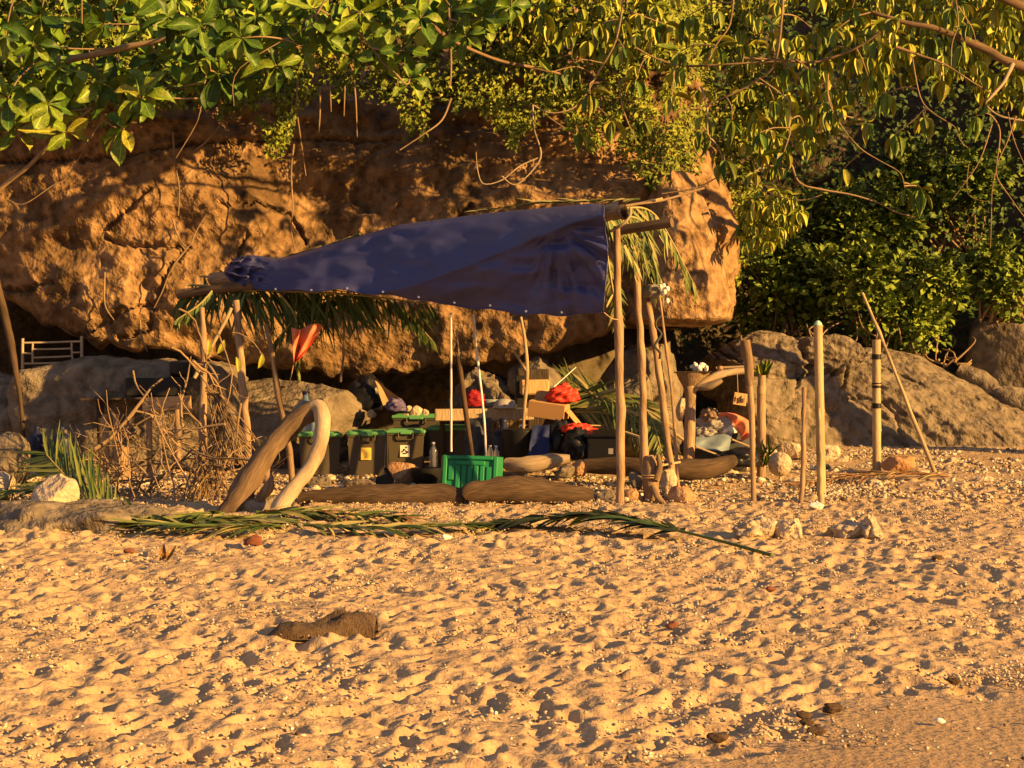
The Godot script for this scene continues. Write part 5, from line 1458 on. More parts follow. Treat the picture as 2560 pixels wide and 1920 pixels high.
	frond("palm_leaf", "dark palm leaf spread on the sand with its long bare stalk to the right", [pa, on_beach(1800, 1365) + Vector3(0, 0.04, 0), on_beach(1650, 1345) + Vector3(0, 0.09, 0), on_beach(1480, 1330) + Vector3(0, 0.13, 0), on_beach(1250, 1322) + Vector3(0, 0.05, 0)], 48, 0.45, "flat", [5, 5, 0], gp, 0.4, 0.045)
	frond("palm_leaf", "dry red-brown palm leaf lying under the leaning pole", [on_beach(2370, 1196) + Vector3(0, 0.03, 0), on_beach(2250, 1200) + Vector3(0, 0.07, 0), on_beach(2130, 1206) + Vector3(0, 0.06, 0), on_beach(1985, 1222) + Vector3(0, 0.03, 0)], 30, 0.5, "brown", [4, 4, 4, 3], gp, 0.05, 0.02)

func build_bins() -> void:
	storage_bin(800, 1188, 108, 108, 0.12, "dark bin with green lid half hidden behind the driftwood arch", "")
	storage_bin(917, 1190, 100, 114, 0.06, "dark bin with green lid and a yellow sticker", "yellow")
	storage_bin(1014, 1180, 94, 108, 0.0, "dark bin with green lid and a black and white sticker", "print")
	storage_bin(1118, 1174, 100, 110, -0.14, "dark bin with green lid beside the charcoal cloth, without a sticker", "")
	storage_bin(1040, 1150, 120, 106, -0.05, "bin in the second row, only its raised green lid showing", "", 0.5, 0.04, -3.75)
	# shovel, basin, bottles, crate
	var t := thing("shovel", spot(968, 1218, -1.4), "black shovel standing blade down before the dark bins", "shovel")
	part(t, "handle", Geo.new().tube([spot(968, 1180, -1.4), spot(967, 1085, -1.6)], [0.014, 0.014], 8), M.black)
	var bp := PackedVector3Array()
	for j in 7:
		for i in 7:
			var v := j / 6.0
			var u := i / 6.0 - 0.5
			var w := poly_at([0.0, 10, 0.3, 30, 0.7, 48, 1.0, 44], v)
			bp.append(spot(962 + u * w, 1168 + v * 48, -1.38 + 0.1 * u * u + 0.02 * v))
	part(t, "blade", Geo.new().grid(bp, 7, 7, false, true), M.black)
	var bz := -1.5
	single("basin", spot(1068, 1216, bz), Geo.new().lathe([Vector2(0.001, 0), Vector2(0.13, 0), Vector2(0.155, 0.16), Vector2(0.17, 0.19), Vector2(0.16, 0.19), Vector2(0.145, 0.16), Vector2(0.12, 0.02), Vector2(0.001, 0.02)], Transform3D(Basis(), spot(1068, 1216, bz)), 24), M.black, "black round basin between the orange stone and the green crate", "basin")
	bottle(spot(1084, 1166, -1.75) - Vector3(0, 0.02, 0), 0.27, 0.042, "clear plastic bottle standing in the black basin")
	bottle(spot(1225, 1150, -1.5) - Vector3(0, 0.05, 0), 0.2, 0.03, "clear plastic bottle behind the green crate, left one of two")
	bottle(spot(1240, 1156, -1.45) - Vector3(0, 0.05, 0), 0.22, 0.03, "clear plastic bottle at the green crate's upper right corner")
	var cz := -0.75
	var cb := spot(1172, 1240, cz)
	var lean := Basis.from_euler(Vector3(-0.22, -0.05, -0.03))
	var o := thing("green_crate", cb, "green plastic crate standing on its side against the logs", "crate")
	var cw := 138 * unit(cz)
	var ch := 102 * unit(cz)
	var X := func(x: float, y: float, z: float) -> Vector3: return cb + lean * Vector3(x * cw, y * ch, z)
	var wall := Geo.new()
	for s in [[-0.5, 0.0, -0.5, 1.0], [0.5, 1.0, 0.5, 0.0], [-0.5, 1.0, 0.5, 1.0], [0.5, 0.0, -0.5, 0.0]]:
		var f := [X.call(s[0], s[1], 0.0), X.call(s[2], s[3], 0.0), X.call(s[2] * 1.14, (s[3] - 0.5) * 1.2 + 0.5, -0.24), X.call(s[0] * 1.14, (s[1] - 0.5) * 1.2 + 0.5, -0.24)]
		wall.quad_flat(f[0], f[1], f[2], f[3])
		wall.quad_flat(f[3] * 0.999 + f[0] * 0.001, f[2], f[1] + lean * Vector3(0, 0, -0.012), f[0] + lean * Vector3(0, 0, -0.012))
	part(o, "side_wall", wall, M.green_plastic)
	part(o, "bottom_plate", Geo.new().block(Transform3D(lean, X.call(0, 0.5, -0.012)), Vector3(cw, ch, 0.014), 0.004), M.green_plastic)
	for s in [[-0.46, 0.5, 0.08, 1.0], [0.46, 0.5, 0.08, 1.0], [0.0, 0.95, 0.84, 0.1]]:
		part(o, "rim_bar", Geo.new().block(Transform3D(lean, X.call(s[0], s[1], 0.008)), Vector3(s[2] * cw, s[3] * ch, 0.03), 0.008), M.green_plastic)
	for k in 5:
		part(o, "slat", Geo.new().block(Transform3D(lean, X.call(-0.22 + 0.11 * k, 0.38, 0.006)), Vector3(0.085 * cw, 0.76 * ch, 0.024), 0.007), M.green_plastic)
	part(o, "cross_bar", Geo.new().block(Transform3D(lean, X.call(0, 0.82, 0.008)), Vector3(0.54 * cw, 0.12 * ch, 0.026), 0.008), M.green_plastic)
	for s in [-0.345, 0.345]:
		part(o, "side_pad", Geo.new().block(Transform3D(lean, X.call(s, 0.56, 0.003)), Vector3(0.1 * cw, 0.36 * ch, 0.02), 0.008), M.green_plastic)

func sheet_cloth(corners: Array, nu: int, nv: int, wave: float, sd: int) -> Geo:
	# cloth between four survey corners [px, py, z]: top left, top right, bottom right, bottom left
	var q := []
	for c in corners: q.append(spot(c[0], c[1], c[2]))
	var pts := PackedVector3Array()
	for j in nv:
		for i in nu:
			var u := i / (nu - 1.0)
			var v := j / (nv - 1.0)
			var p: Vector3 = q[0].lerp(q[1], u).lerp(q[3].lerp(q[2], u), v)
			p.z += wave * (sin(u * 9.0 + sd + v * 2.0) * 0.6 + n_a.get_noise_2d(u * 2.0 + sd * 3.0, v * 2.0)) * (0.4 + v)
			pts.append(p)
	return Geo.new().grid(pts, nu, nv, false, true)

func build_middle_camp() -> void:
	# rods and sticks standing in the camp
	post("tent_rod", [1127, 782], [1128, 1058], -2.2, -2.4, 0.012, 0.012, M.white_rod, "thin white rod standing upright behind the sticker-less dark bin", "rod", 0.0, "", 0.0, 0.3)
	post("tent_rod", [1182, 786], [1218, 1140], -1.9, -1.9, 0.013, 0.012, M.white_rod, "thin white rod slanting down to the green crate", "rod", 0.012, "", 0.0, 0.1)
	var t := thing("prop_stick", spot(1182, 1150, -1.8), "dark crooked prop stick with pale tip leaning to the green crate", "stick")
	part(t, "shaft", Geo.new().tube(smooth_path([spot(1183, 1150, -1.8), spot(1170, 1070, -1.85), spot(1158, 980, -1.9), spot(1145, 890, -1.95)], 4), lerp_list([0.022, 0.026, 0.028, 0.03], 13), 9, true, 0.08, 3), M.log)
	part(t, "tip", Geo.new().tube(smooth_path([spot(1148, 915, -1.93), spot(1146, 870, -1.96), spot(1140, 825, -2.0)], 4), [0.022, 0.014, 0.008], 7, true, 0.1, 2), M.drift)
	var f := thing("forked_stick", spot(1310, 1065, -2.3), "pale forked stick rising before the wooden block", "stick")
	part(f, "stem", Geo.new().tube(smooth_path([spot(1308, 1070, -2.3), spot(1312, 1010, -2.3), spot(1318, 930, -2.3), spot(1312, 850, -2.3), spot(1302, 792, -2.3)], 4), lerp_list([0.018, 0.02, 0.022, 0.018, 0.015], 17), 8, true, 0.08, 2), M.drift)
	part(f, "fork", Geo.new().tube(smooth_path([spot(1317, 930, -2.3), spot(1298, 898, -2.27), spot(1276, 865, -2.25)], 4), lerp_list([0.018, 0.015, 0.012], 9), 7, true, 0.08, 2), M.drift)
	# low plank shelf with a few pots
	var s := thing("plank_shelf", spot(1245, 1130, -3.1), "low shelf with one long pale plank behind the white rods", "shelf")
	part(s, "plank", Geo.new().block(Transform3D(Basis.from_euler(Vector3(0, 0.05, 0.01)), spot(1210, 1036, -3.1)), Vector3(1.08, 0.13, 0.3), 0.008), M.plank_pale)
	for px in [1105, 1205, 1315]:
		part(s, "leg", Geo.new().tube([spot(px, 1160, -3.15), spot(px, 1045, -3.15)], [0.03, 0.03], 8, true, 0.05, px), M.log)
	single("red_bag", spot(1185, 1018, -3.1), blob(spot(1185, 1002, -3.1), Vector3(0.11, 0.1, 0.09), 4, 0.5), M.dark_red, "dark red bag on the plank shelf beside the slanting rod", "bag")
	single("grey_dome_lid", spot(1262, 1020, -3.0), Geo.new().lathe([Vector2(0.135, 0), Vector2(0.13, 0.03), Vector2(0.1, 0.08), Vector2(0.05, 0.1), Vector2(0.001, 0.105)], Transform3D(Basis(), spot(1262, 1020, -3.0)), 20), M.grey_cloth, "dull grey domed lid on the plank shelf", "lid")
	single("blue_pan", spot(1228, 1019, -3.15), Geo.new().lathe([Vector2(0.001, 0), Vector2(0.1, 0), Vector2(0.12, 0.06), Vector2(0.125, 0.09), Vector2(0.115, 0.09), Vector2(0.001, 0.03)], Transform3D(Basis(), spot(1226, 1019, -3.2)), 18), M.blue_grey, "blue-grey pan beside the domed lid on the plank shelf", "pan")
	single("charcoal_cloth", spot(1195, 1140, -2.7), sheet_cloth([[1164, 1046, -2.85], [1228, 1044, -2.8], [1230, 1135, -2.7], [1160, 1140, -2.7]], 14, 12, 0.04, 3), M.charcoal_cloth, "charcoal cloth hanging from the plank shelf behind the slanting rod", "cloth")
	# wooden block on the rock
	var wb := spot(1340, 1000, -3.6)
	var w := thing("wooden_block", wb, "orange wooden block with a dark box on top before the rounded rock", "block")
	part(w, "block", Geo.new().block(Transform3D(Basis.from_euler(Vector3(0, 0.15, 0.02)), spot(1335, 968, -3.6)), Vector3(0.33, 0.17, 0.2), 0.02), M.plank)
	part(w, "dark_box", Geo.new().block(Transform3D(Basis.from_euler(Vector3(0, 0.1, 0)), spot(1330, 940, -3.7)), Vector3(0.36, 0.16, 0.22), 0.015), M.dark_wood)
	part(w, "side_board", Geo.new().block(Transform3D(Basis.from_euler(Vector3(0, 0.1, 0.03)), spot(1302, 985, -3.62)), Vector3(0.12, 0.42, 0.1), 0.01), M.black)
	part(w, "support", Geo.new().block(Transform3D(Basis(), spot(1345, 1060, -3.7)), Vector3(0.3, 0.5, 0.24), 0.02), M.dark_wood)
	# jugs, bags and cloths in the shade
	var jb := on_beach(1252, 1165)
	water_jug(spot(1258, 1160, -2.6) - Vector3(0, 0.03, 0), 0.52, "big black water jug behind the clear bottles", M.navy)
	var bb := thing("black_tub", spot(1300, 1158, -2.4), "black tub with a shiny lid knob beside the blue cloth", "tub")
	part(bb, "body", Geo.new().lathe([Vector2(0.001, 0), Vector2(0.18, 0), Vector2(0.2, 0.36), Vector2(0.21, 0.38), Vector2(0.001, 0.4)], Transform3D(Basis(), spot(1300, 1156, -2.4) - Vector3(0, 0.03, 0)), 22), M.black)
	part(bb, "knob", Geo.new().lathe([Vector2(0.03, 0), Vector2(0.025, 0.03), Vector2(0.05, 0.05), Vector2(0.001, 0.06)], Transform3D(Basis(), spot(1306, 1074, -2.4)), 12), M.steel)
	single("blue_cloth", spot(1350, 1150, -2.0), sheet_cloth([[1332, 1064, -2.25], [1374, 1062, -2.2], [1372, 1148, -1.95], [1318, 1150, -2.0]], 16, 14, 0.025, 1), M.blue_cloth, "bright blue cloth hanging down before the black bags", "cloth")
	single("black_bag", spot(1400, 1155, -2.2), blob(spot(1398, 1112, -2.3), Vector3(0.17, 0.24, 0.16), 6, 0.3), M.black_bag, "tall black bag beside the blue cloth", "bag", "black bags")
	single("black_bag", spot(1450, 1155, -2.1), blob(spot(1446, 1122, -2.0), Vector3(0.16, 0.2, 0.15), 8, 0.35), M.black_bag, "slumped black bag in front of the lower red bag", "bag", "black bags")
	single("grey_cloth", spot(1450, 1140, -2.3), blob(spot(1452, 1108, -2.35), Vector3(0.17, 0.16, 0.12), 12, 0.4), M.charcoal_cloth, "heap of grey cloth under the lower red bag", "cloth")
	# cardboard box, red bags
	var cz := -2.6
	var cb := thing("cardboard_box", spot(1370, 1050, cz), "tilted open cardboard box under the red plastic bag", "box")
	var cx := Transform3D(Basis.from_euler(Vector3(0.1, -0.25, -0.14)), spot(1372, 1024, cz))
	part(cb, "body", Geo.new().block(cx, Vector3(0.4, 0.17, 0.26), 0.004), M.card)
	part(cb, "flap", Geo.new().block(cx * Transform3D(Basis.from_euler(Vector3(0, 0, -0.75)), Vector3(0.29, -0.045, 0.03)), Vector3(0.2, 0.006, 0.2), 0.002), M.card)
	part(cb, "flap", Geo.new().block(cx * Transform3D(Basis.from_euler(Vector3(0.9, 0, 0)), Vector3(-0.02, 0.12, -0.16)), Vector3(0.36, 0.006, 0.12), 0.002), M.card)
	board("card_support", spot(1345, 1158, -2.75), spot(1390, 1040, -2.75), 0.2, 0.04, M.log, "dark board propping the cardboard box from below", "board")
	single("red_plastic_bag", spot(1412, 1010, -2.55), blob(spot(1408, 992, -2.6), Vector3(0.14, 0.09, 0.1), 15, 0.7, 36, 24), M.red, "crumpled bright red plastic bag on the cardboard box", "bag", "red plastic bags")
	single("red_plastic_bag", spot(1408, 975, -2.6), blob(spot(1410, 975, -2.65), Vector3(0.07, 0.06, 0.06), 17, 0.6), M.red, "small red knot of plastic on top of the red bag", "bag", "red plastic bags")
	single("red_plastic_bag", spot(1440, 1084, -2.2), blob(spot(1440, 1074, -2.2), Vector3(0.16, 0.05, 0.1), 21, 0.7, 36, 20), M.red, "flat red plastic bag below the cardboard box", "bag", "red plastic bags")
	board("thin_lath", spot(1420, 1061, -2.3), spot(1500, 1064, -2.4), 0.05, 0.012, M.plank_pale, "thin pale lath above the lower red bag", "lath")
	# fresh palm leaves leaning in the middle
	var gp := "palm leaves heaped in the middle of the camp"
	for f2 in [["green palm leaf arching over the red bags towards the front pole", [1620, 1090, -3.2], [1520, 1010, -3.5], [1425, 955, -3.7], 0.5], ["green palm leaf drooping between the front pole and the second pole", [1430, 985, -3.8], [1530, 1000, -3.4], [1650, 1110, -3.0], 0.5], ["yellowish palm leaf in the heap behind the black lidded tub", [1440, 1030, -3.6], [1520, 1035, -3.4], [1610, 1085, -3.1], 0.42], ["palm leaf hanging down behind the slanting shelter pole", [1560, 990, -3.5], [1620, 1030, -3.2], [1655, 1130, -2.8], 0.4]]:
		frond("palm_leaf", f2[0], [spot(f2[1][0], f2[1][1], f2[1][2]), spot(f2[2][0], f2[2][1], f2[2][2]), spot(f2[3][0], f2[3][1], f2[3][2])], 28, f2[4], "lean", [1, 2, 2, 3], gp, 0.05, 0.028)
	# lidded tub near the front pole
	var tb := thing("lidded_tub", spot(1515, 1150, -1.9), "black square tub with shiny lid behind the front corner pole", "tub")
	part(tb, "body", Geo.new().block(Transform3D(Basis(Vector3.UP, -0.2), spot(1515, 1118, -1.95)), Vector3(0.36, 0.28, 0.34), 0.02), M.black)
	part(tb, "lid", Geo.new().block(Transform3D(Basis.from_euler(Vector3(0.12, -0.2, 0)), spot(1513, 1084, -1.95)), Vector3(0.4, 0.04, 0.38), 0.015), M.black_bag)
	part(tb, "sticker", Geo.new().block(Transform3D(Basis(Vector3.UP, -0.2), spot(1527, 1128, -1.77)), Vector3(0.05, 0.06, 0.004), 0.001), M.grey_cloth)
	board("lath", spot(1562, 1080, -1.6), spot(1600, 1093, -1.5), 0.05, 0.02, M.plank_pale, "short pale lath between the front pole and the second pole", "lath")
	# heap at the back: black bag, tan cloth, small junk
	single("black_bag", spot(920, 1050, -4.0), blob(spot(915, 995, -4.1), Vector3(0.2, 0.24, 0.16), 31, 0.35), M.black_bag, "black bag in the dark hollow above the bin with the yellow sticker", "bag", "black bags")
	var tri := PackedVector3Array()
	for j in 10:
		for i in 8:
			var v := j / 9.0
			var u := i / 7.0
			tri.append(spot(lerpf(lerpf(936, 958, v), lerpf(940, 1004, v), u), lerpf(952, lerpf(1014, 998, u), v), -3.9 + 0.03 * sin(u * 5 + v * 3)))
	single("tan_cloth", spot(970, 1010, -3.9), Geo.new().grid(tri, 8, 10, false, true), M.tan_cloth, "triangular tan cloth over the black bag in the hollow", "cloth")
	single("purple_bag", spot(990, 1030, -3.7), blob(spot(990, 1018, -3.7), Vector3(0.1, 0.08, 0.08), 33, 0.5), M.purple_bag, "small purple bag beside the tan cloth in the hollow", "bag")
	for q in [[1040, 1030, 14, 0.05], [1062, 1034, 9, 0.04], [1015, 1040, 8, 0.04], [930, 1035, 9, 0.04], [1050, 1048, 8, 0.035], [1022, 1022, 7, 0.03]]:
		single("beach_stone", spot(q[0], q[1] + 6, -3.8), rock_geo(spot(q[0], q[1], -3.8), Vector3(q[2] * 0.006, q[2] * 0.0055, q[3]), int(q[0]), 2.4, 5, 0.15, 18, 12), M.pale_rock, "pale stone heaped behind the dark bins", "stone", "stones behind the bins")
	single("string_line", spot(1425, 905, -3.5), Geo.new().tube([spot(1385, 967, -3.0), spot(1440, 918, -3.2)], [0.006, 0.005], 5), M.white_rod, "thin pale stick slanting above the red bag in the hollow", "stick")
	# stones inside the ring of logs
	for q in [["stone", 948, 1158, 1042, 1216, -1.7, M.orange_rock, "orange sunlit stone between the shovel and the black basin"], ["stone", 1388, 1165, 1440, 1195, -1.35, M.rock, "small grey stone before the slumped black bag"], ["stone", 1430, 1150, 1464, 1190, -1.4, M.orange_rock, "upright orange stone at the right end of the pale log"], ["stone", 1484, 1224, 1560, 1268, -0.25, M.rock, "flat grey block at the foot of the front corner pole"], ["stone", 1556, 1224, 1606, 1268, -0.2, M.orange_rock, "flat orange block to the right of the front corner pole"], ["stone", 1672, 1216, 1738, 1268, -0.1, M.orange_rock, "rounded orange stone at the foot of the thin stick"], ["stone", 1572, 1180, 1605, 1225, -0.6, M.rock, "dark stone beside the tied stump"], ["stone", 1650, 1175, 1690, 1240, -0.5, M.pale_rock, "pale pointed stone beside the tied stump"], ["stone", 1690, 995, 1716, 1050, -2.9, M.pale_rock, "pale stone to the left of the bowl stand's post"], ["stone", 760, 1190, 830, 1222, -1.2, M.rock, "low grey stone behind the driftwood arch"], ["stone", 860, 1196, 945, 1228, -1.0, M.rock, "flat grey stone before the bin with the yellow sticker"]]:
		rock(q[0], q[1], q[2], q[3], q[4], q[5], (q[3] - q[1]) * 0.004, int(q[1]), q[6], q[7], "stone", "", 3.0, 6, 0.12, 0.1, 26)
	# tied stump
	var su := thing("tied_stump", spot(1628, 1262, -0.2), "short forked stump tied with rope beside the front corner pole", "stump")
	part(su, "trunk", Geo.new().tube(smooth_path([spot(1630, 1272, -0.2), spot(1628, 1220, -0.2), spot(1626, 1180, -0.22), spot(1622, 1140, -0.25)], 4), lerp_list([0.085, 0.07, 0.075, 0.05], 13), 12, true, 0.15, 4), M.wood)
	part(su, "prong", Geo.new().tube([spot(1640, 1200, -0.15), spot(1650, 1165, -0.15), spot(1645, 1135, -0.15)], [0.04, 0.03, 0.02], 8, true, 0.1, 2), M.wood)
	part(su, "root", Geo.new().tube([spot(1632, 1215, -0.12), spot(1645, 1245, -0.05), spot(1665, 1268, 0.0)], [0.03, 0.035, 0.03], 8, true, 0.15, 5), M.wood)
	for y in [1188.0, 1194.0]:
		var ring := []
		for k in 17: ring.append(spot(1627, y, -0.21) + Vector3(cos(TAU * k / 16) * 0.085, 0.004 * sin(k * 2.0), sin(TAU * k / 16) * 0.085))
		part(su, "rope", Geo.new().tube(ring, [0.007, 0.007], 6, false), M.rope)
	board("cross_stick", spot(1645, 1165, -0.3), spot(1700, 1155, -0.5), 0.03, 0.02, M.plank_pale, "short pale stick lying from the tied stump to the slanting pole", "stick")

func build_right_camp() -> void:
	# shell cluster on the leaning poles
	var c := thing("shell_cluster", spot(1640, 740, -0.95), "grey gourd with white shells hanging on the leaning poles", "ornament")
	part(c, "gourd", blob(spot(1633, 732, -1.0), Vector3(0.1, 0.085, 0.09), 41, 0.25), M.gourd)
	for i in 9:
		var p := spot(1658 + rr(-8, 12), 728 + rr(-18, 26), -0.9 + rr(-0.03, 0.04))
		part(c, "shell", rock_geo(p, Vector3(0.022, 0.028, 0.018), 60 + i, 2.0, 3, 0.1, 12, 8), M.white)
	var np := []
	for k in 9: np.append(spot(1645 + 8 * sin(k * 1.9), 770 + k * 16, -0.9))
	part(c, "net_string", Geo.new().tube(smooth_path(np, 3), [0.016, 0.012], 6, true, 0.3, 2), M.charcoal_cloth)
	# bowl stand
	var z := -2.3
	var s := thing("bowl_stand", spot(1724, 1155, z), "thick post with triangular wooden bowl and branch rail on top", "stand")
	part(s, "post", Geo.new().tube(smooth_path([spot(1722, 1165, z), spot(1724, 1080, z), spot(1726, 1010, z), spot(1724, 965, z)], 4), lerp_list([0.06, 0.058, 0.055, 0.075], 13), 12, true, 0.06, 4), M.pole)
	var pts := PackedVector3Array()
	for j in 12:
		for i in 24:
			var v := j / 11.0
			var a := TAU * i / 23.0
			var rx := lerpf(8, 44, pow(v, 0.7)) * unit(z)
			pts.append(spot(1733 + (1 - v) * -8, lerpf(974, 930, v), z) + Vector3(cos(a) * rx, 0, sin(a) * rx * 0.8))
	part(s, "bowl", Geo.new().grid(pts, 24, 12, true, true), M.wood)
	part(s, "bowl_rim", Geo.new().block(Transform3D(Basis.from_euler(Vector3(0, 0, 0.01)), spot(1732, 930, z)), Vector3(0.38, 0.012, 0.3), 0.004), M.dark_wood)
	part(s, "branch", Geo.new().tube(smooth_path([spot(1722, 985, z), spot(1750, 962, z + 0.05), spot(1790, 940, z + 0.05), spot(1830, 930, z), spot(1880, 926, z - 0.1)], 4), lerp_list([0.03, 0.035, 0.045, 0.04, 0.032], 17), 9, true, 0.15, 8), M.drift)
	part(s, "broken_branch", Geo.new().tube(smooth_path([spot(1745, 968, z + 0.05), spot(1775, 965, z + 0.1), spot(1805, 950, z + 0.12)], 4), lerp_list([0.03, 0.045, 0.02], 9), 8, true, 0.3, 3), M.drift)
	part(s, "rail", Geo.new().tube([spot(1790, 920, z - 0.1), spot(1875, 916, z - 0.1)], [0.014, 0.014], 7), M.drift)
	for i in 8:
		var p := spot(1742 + rr(-16, 26), 917 + rr(-8, 10), z + rr(-0.05, 0.1))
		single("coral_piece", p, rock_geo(p, Vector3(rr(0.02, 0.045), rr(0.02, 0.04), 0.025), 80 + i, 2.0, 4, 0.4, 14, 10), M.white, "white knob of coral heaped in the wooden bowl", "coral", "coral in the bowl")
	single("brown_ball", spot(1800, 926, z), rock_geo(spot(1800, 921, z), Vector3(0.035, 0.032, 0.03), 95, 2.0, 3, 0.1, 14, 10), M.orange_rock, "small brown ball on the branch rail", "ball")
	# plant post
	var pz := -2.5
	var pp := thing("plant_post", spot(1905, 1190, pz), "round post with a yellow-green plant growing on top", "post")
	part(pp, "post", Geo.new().tube(smooth_path([spot(1903, 1200, pz), spot(1904, 1100, pz), spot(1903, 1000, pz), spot(1905, 938, pz)], 4), lerp_list([0.05, 0.046, 0.045, 0.042], 13), 12, true, 0.05, 6), M.pole)
	part(pp, "rope", Geo.new().tube([spot(1903, 985, pz) , spot(1903, 965, pz)], [0.05, 0.05], 12, true, 0.12, 3), M.rope)
	for i in 15:
		var d := Vector3(rr(-0.8, 0.8), rr(0.5, 1.0), rr(-0.4, 0.6))
		leaf_piece(pp, "leaf", slim[i % 4], M["leaf_%d" % [3, 4, 2][i % 3]], aim(spot(1908 + rr(-10, 12), 938, pz), d, Vector3(0, 0.3, 1), rr(0.12, 0.2), 0.05))
	for i in 10:
		leaf_piece(pp, "leaf", slim[i % 4], M["leaf_%d" % [2, 1, 3][i % 3]], aim(spot(1915 + rr(-10, 12), 1160 + rr(-30, 10), pz + 0.06), Vector3(rr(-0.5, 0.5), rr(0.3, 1.0), 0.3), Vector3(0, 0.3, 1), rr(0.12, 0.2), 0.03))
	# hanging board
	var sg := thing("hanging_board", spot(1850, 1015, -2.0), "small wooden board with dark marks hanging from the branch rail", "board")
	part(sg, "board", Geo.new().block(Transform3D(Basis.from_euler(Vector3(0, 0.1, -0.15)), spot(1850, 998, -2.0)), Vector3(0.14, 0.13, 0.015), 0.01), M.plank)
	var mk := Geo.new()
	for k in 4: mk.block(Transform3D(Basis.from_euler(Vector3(0, 0.1, -0.15 + 0.1 * (k % 2))), spot(1839 + k * 7, 998 + (k % 2) * 3, -1.985)), Vector3(0.006, 0.05 + 0.01 * (k % 3), 0.012), 0.001)
	part(sg, "marks", mk, M.log)
	part(sg, "string", Geo.new().tube([spot(1845, 983, -2.0), spot(1843, 930, -2.2)], [0.004, 0.004], 5), M.rope)
	# thick-topped post at the front
	var fp := thing("split_post", spot(1885, 1256, 0), "slender brown post with a thick split upper half", "post")
	part(fp, "lower_stem", Geo.new().tube(line(spot(1884, 1275, 0.0), spot(1874, 945, 0.0), 8, 0.008, 2), lerp_list([0.024, 0.03], 9), 10, true, 0.08, 2), M.pole)
	part(fp, "upper_stem", Geo.new().tube(line(spot(1874, 965, 0.0), spot(1864, 850, 0.0), 6, 0.008, 4), lerp_list([0.036, 0.05, 0.045], 7), 10, true, 0.12, 6), M.wood)
	part(fp, "splinter", Geo.new().tube([spot(1858, 900, -0.02), spot(1852, 838, -0.02)], [0.022, 0.008], 7, true, 0.1, 3), M.wood)
	# sticks and bamboo on the right
	post("straight_stick", [2010, 968], [2003, 1252], 0.05, 0.05, 0.018, 0.024, M.pole, "bare straight stick, shortest of the upright ones in the pebbles", "stick", 0.008, "", 0.04)
	post("straight_stick", [2048, 1020], [2052, 1250], 0.1, 0.1, 0.017, 0.03, M.bamboo, "pale stick standing right before the tall bamboo", "stick", 0.004, "", 0.03)
	bamboo("bamboo_post", [2045, 812], [2054, 1225], -0.55, 0.044, 4, "tall bamboo post with a pointed greenish top")
	part(get_node("bamboo_post"), "green_tip", Geo.new().lathe([Vector2(0.043, -0.005), Vector2(0.034, 0.02), Vector2(0.014, 0.04), Vector2(0.001, 0.042)], Transform3D(Basis(), spot(2045, 812, -0.55)), 12), M.mint)
	bamboo("taped_bamboo_post", [2191, 848], [2192, 1176], -2.9, 0.048, 3, "bamboo post with three black tape bands", true, [0.51, 0.66, 0.87])
	post("leaning_pole", [2156, 732], [2345, 1192], -3.4, -2.75, 0.016, 0.024, M.bamboo, "long thin pole leaning over the taped bamboo post", "pole", 0.01, "", 0.03)
	# household heap beside the rock
	single("blue_grey_sheet", spot(1785, 1135, -2.6), sheet_cloth([[1740, 1092, -2.7], [1832, 1082, -2.65], [1822, 1130, -2.45], [1738, 1120, -2.5]], 14, 10, 0.03, 7), M.blue_grey, "flat blue-grey sheet on the household heap", "sheet")
	for q in [[1790, 1062, 0.17, 0.1, M.grey_cloth, "crumpled grey-white cloth on top of the blue-grey sheet"], [1775, 1042, 0.09, 0.08, M.rag, "brown rag at the peak of the household heap"], [1765, 1080, 0.12, 0.07, M.grey_cloth, "flattened grey bag at the left of the household heap"], [1815, 1072, 0.1, 0.08, M.white, "white plastic bag beside the coral-coloured cloth"]]:
		single("heap_cloth", spot(q[0], q[1] + 10, -2.8), blob(spot(q[0], q[1], -2.8), Vector3(q[2], q[3], 0.12), int(q[0]), 0.55, 36, 24), q[4], q[5], "cloth", "cloths of the household heap")
	single("heap_cloth", spot(1835, 1085, -2.7), Geo.new().grid(_draped([[1802, 1030], [1822, 1034], [1850, 1048], [1866, 1072], [1872, 1092]], 26.0, -2.75), 8, 17, false, true), M.coral_cloth, "coral-coloured cloth draped over the household heap", "cloth", "cloths of the household heap")
	single("black_sack", spot(1850, 1175, -1.9), blob(spot(1848, 1150, -2.1), Vector3(0.2, 0.12, 0.16), 53, 0.35), M.black_bag, "black sack at the foot of the household heap", "bag")
	single("heap_core", spot(1800, 1150, -3.0), rock_geo(spot(1795, 1120, -3.1), Vector3(0.4, 0.26, 0.25), 99, 2.6, 6, 0.2, 30, 20), M.charcoal_cloth, "dark lumpy bundle inside the household heap", "bundle")
	board("heap_board", spot(1738, 1116, -2.2), spot(1808, 1142, -2.2), 0.08, 0.02, M.plank_pale, "pale board slanting below the blue-grey sheet", "board")
	board("heap_board", spot(1828, 1098, -2.3), spot(1878, 1118, -2.3), 0.08, 0.02, M.plank_pale, "pale board under the coral-coloured cloth", "board")
	board("short_board", spot(1690, 1085, -2.5), spot(1715, 1105, -2.4), 0.05, 0.018, M.plank, "short board leaning at the left of the bowl stand's post", "board")
	# stones on the right
	single("stone_ball", spot(1952, 1190, -2.0), rock_geo(spot(1950, 1160, -2.1), Vector3(0.125, 0.13, 0.125), 71, 2.0, 2, 0.03, 36, 24), M.pale_rock, "smooth round stone ball beside the plant post", "stone")
	rock("stone", 2208, 1140, 2288, 1178, -2.7, 0.3, 73, M.orange_rock, "long orange stone to the right of the taped bamboo post", "stone", "", 3.2, 6, 0.16, 0.1, 30)
